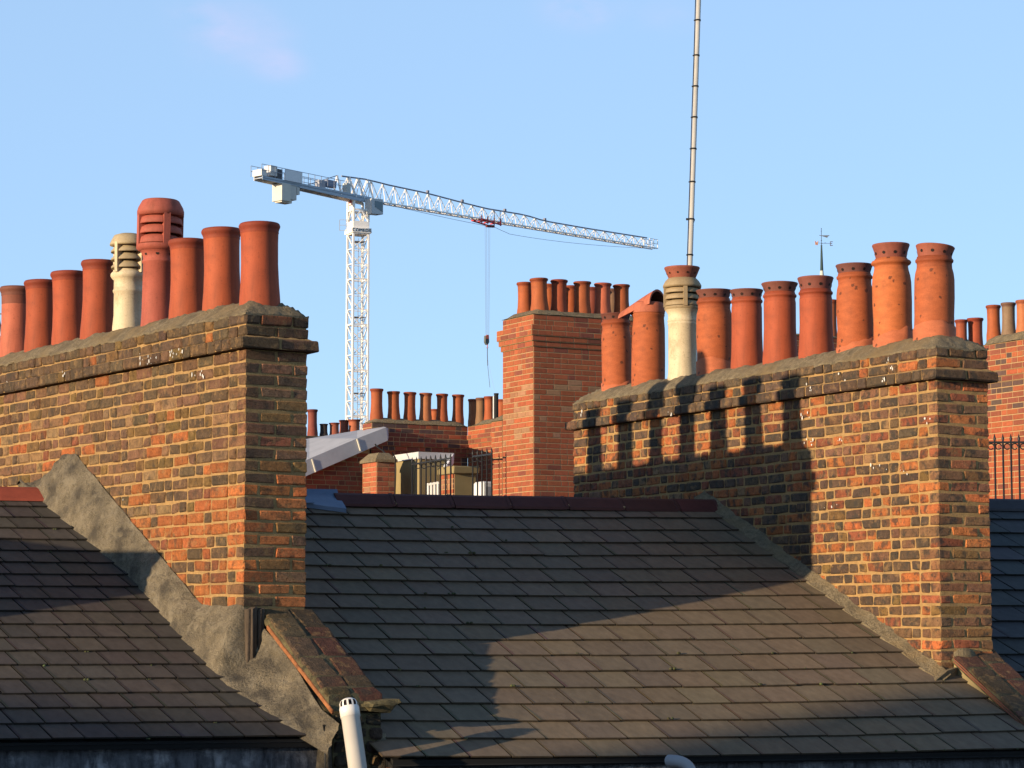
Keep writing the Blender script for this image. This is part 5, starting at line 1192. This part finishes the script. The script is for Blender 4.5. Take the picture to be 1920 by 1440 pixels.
for px in (655, 670, 688): q = dist_for(px); mb.bar(jp(q, topf(q)), jp(q - .6, botf(q), .7), .2, WH); mb.bar(jp(q, topf(q)), jp(q + .5, botf(q), -.7), .2, WH)
mb.build('tie_frame', M['white'], crane)
mb = MB(); pl_ = cb - my_ * 0 - RT * 1.9 + UZ * (Hm - .1)
for dx in (-.35, .45): 
    for dz_ in (0,): mb.bar(pl_ + RT * dx, pl_ + RT * dx + UZ * 1.3, .05, GRY)
for hh in (0, .65, 1.3): mb.bar(pl_ - RT * .35 + UZ * hh, pl_ + RT * .9 + UZ * hh, .05, GRY)
mb.build('access_platform', M['white'], crane)
# trolley, ropes, hook
RDc = (0.50, 0.05, 0.05); tq = dist_for(914); zb = botf(tq)
mb = MB()
for w_ in (-.9, .9): mb.bar(jp(tq - 2.0, zb - .1, w_), jp(tq + 1.6, zb - .45, w_), .16, RDc)
for q in (-2.0, -.9, .3, 1.5):
    mb.bar(jp(tq + q, zb - .15, -.9), jp(tq + q, zb - .15, .9), .14, RDc); mb.bar(jp(tq + q, zb - .6, -.9), jp(tq + q, zb + .35, -.9), .12, RDc)
mb.bar(jp(tq - .2, zb - .7, 0), jp(tq + 1.2, zb - .6, 0), .3, (0.2, 0.04, 0.04)); mb.bar(jp(tq + .2, zb, -1.0), jp(tq + .2, zb + 1.3, -1.0), .07, (0.2, 0.2, 0.25)); mb.bar(jp(tq + 1.3, zb, -1.0), jp(tq + 1.3, zb + 1.3, -1.0), .07, (0.2, 0.2, 0.25)); mb.bar(jp(tq + .2, zb + 1.3, -1.0), jp(tq + 1.3, zb + 1.3, -1.0), .06, (0.2, 0.2, 0.25))
mb.build('trolley', M['plain'], crane)
dk, hk = h_at(913.5, 628)
hc = jp(tq, hk)
mb = MB()
for o_ in (-.28, -.1, .1, .28): mb.tube([jp(tq + o_ * 1.6, zb - .6), hc + jd * o_], 0.016, 4, (0.18, 0.2, 0.24))
mb.build('hoist_ropes', M['plain'], crane)
mb = MB(); mb.hull([hc + jd * -.3 - UZ * .1, hc + jd * .3 - UZ * .1, hc + jd * .35 - UZ * .9, hc + jd * .1 - UZ * 1.25, hc - jd * .1 - UZ * 1.25, hc - jd * .35 - UZ * .9], js * .3, (0.10, 0.11, 0.10)); mb.bar(hc, hc - UZ * .5, .3, (0.35, 0.08, 0.06))
mb.tube([hc - UZ * 1.2, hc - UZ * 1.45, hc - UZ * 1.6 + jd * .12, hc - UZ * 1.72, hc - UZ * 1.6 - jd * .12], .05, 5, (0.5, 0.06, 0.04)); mb.build('hook_block', M['plain'], crane)
mb = MB(); hk2 = hc - UZ * 1.7; e1 = hk2 + RT * .05 - UZ * 2.2; e2 = hk2 + RT * .33 - UZ * 5.0
mb.tube([hk2, hk2 - UZ * .9, e1], .05, 5, (0.08, 0.08, 0.1)); mb.tube([e1, e2], .03, 5, (0.1, 0.1, 0.12)); mb.tube([hk2 - UZ * 1.2, hk2 + RT * .9 - UZ * 5.3], .012, 4, (0.3, 0.3, 0.34)); mb.build('chain_slings', M['plain'], crane)

# second crane peeping in at the left edge
Dl = 260.0; tipp = at_depth(4.5, 632, Dl); mbase = at_depth(-260, 700, Dl); mb_ = Vector((mbase.x, mbase.y, 0)); 
c2r = thing('tower_crane', 'dark tip of another crane jib just entering at the left edge', 'crane', mb_)
mb = MB(); jt = Vector((tipp.x, tipp.y, tipp.z)); jr = Vector((mbase.x, mbase.y, tipp.z)); nn = 14; DK = (0.12, 0.14, 0.2)
for w_ in (-.5, .5): mb.bar(jr + FH * w_, jt + FH * w_, .14, DK)
topz = at_depth(4, 588, Dl).z - tipp.z
mb.bar(jr + UZ * (topz), jt + UZ * (topz), .12, DK)
for i in range(nn):
    a = jr.lerp(jt, i / nn); b = jr.lerp(jt, (i + 1) / nn); m2 = (a + b) / 2 + UZ * topz
    for w_ in (-.5, .5): mb.bar(a + FH * w_, m2, .09, DK); mb.bar(m2, b + FH * w_, .09, DK)
mb.bar(jt, jt + UZ * topz, .1, DK)
for hh in (at_depth(4, 614, Dl).z, at_depth(4, 620, Dl).z): mb.bar(Vector((jt.x, jt.y, hh)) - RT * 3, Vector((jt.x, jt.y, hh)), .06, DK)
mb.build('jib', M['plain'], c2r)
mb = MB(); mb.hull([jt - RT * 2 - UZ * .5, jt + RT * .05 - UZ * .5, jt + RT * .05 - UZ * .1, jt - RT * 2 - UZ * .1], FH * 1, (0.02, 0.02, 0.025)); mb.build('trolley', M['plain'], c2r)
mb = MB()
for a, b in ((-1, -1), (1, -1), (1, 1), (-1, 1)): mb.bar(mb_ + Vector((a, b, 0)), mb_ + Vector((a, b, tipp.z + 3)), .25, DK)
for k in range(int(tipp.z / 2)):
    for (a, b), (c, d) in ((((-1, -1)), ((1, -1))), (((1, -1)), ((1, 1))), (((1, 1)), ((-1, 1))), (((-1, 1)), ((-1, -1)))): mb.bar(mb_ + Vector((a, b, k * 2)), mb_ + Vector((c, d, k * 2 + 2)), .12, DK)
mb.build('mast', M['plain'], c2r)

# ------------------------------------------------------------------ neighbours outside the frame that cast the shadows seen
mb = MB(); rr = random.Random(9)
F0 = Fr((1.56, 15.05, 0), radians(5.8)); mb.box(F0, 0, 0.44, 0, 4.6, 8.3, 10.10); mb.box(F0, -0.03, 0.47, -0.03, 4.63, 10.10, 10.16)
o = mb.build('chimney_stack', M['brickwall'], None, F0(0.22, 2, 8.3)); tag(o, 'short plain stack on the next party wall, outside the left edge of the view', 'chimney')
mb = MB()
for (y0, y1, zt_) in ((9.21, 70, 13.43), (8.41, 9.20, 13.08), (-15, 8.40, 14.40)):
    mb.hull([Vector((-22, y0, 0)), Vector((-30, y0, 0)), Vector((-30, y0, zt_ - 2.6)), Vector((-26, y0, zt_)), Vector((-22, y0, zt_ - 2.4))], Vector((0, y1 - y0, 0)))
o = mb.build('terrace', M['brickwall'], None, (-26, 20, 0)); tag(o, 'long brick terrace across the street to the west, outside the view', 'house')
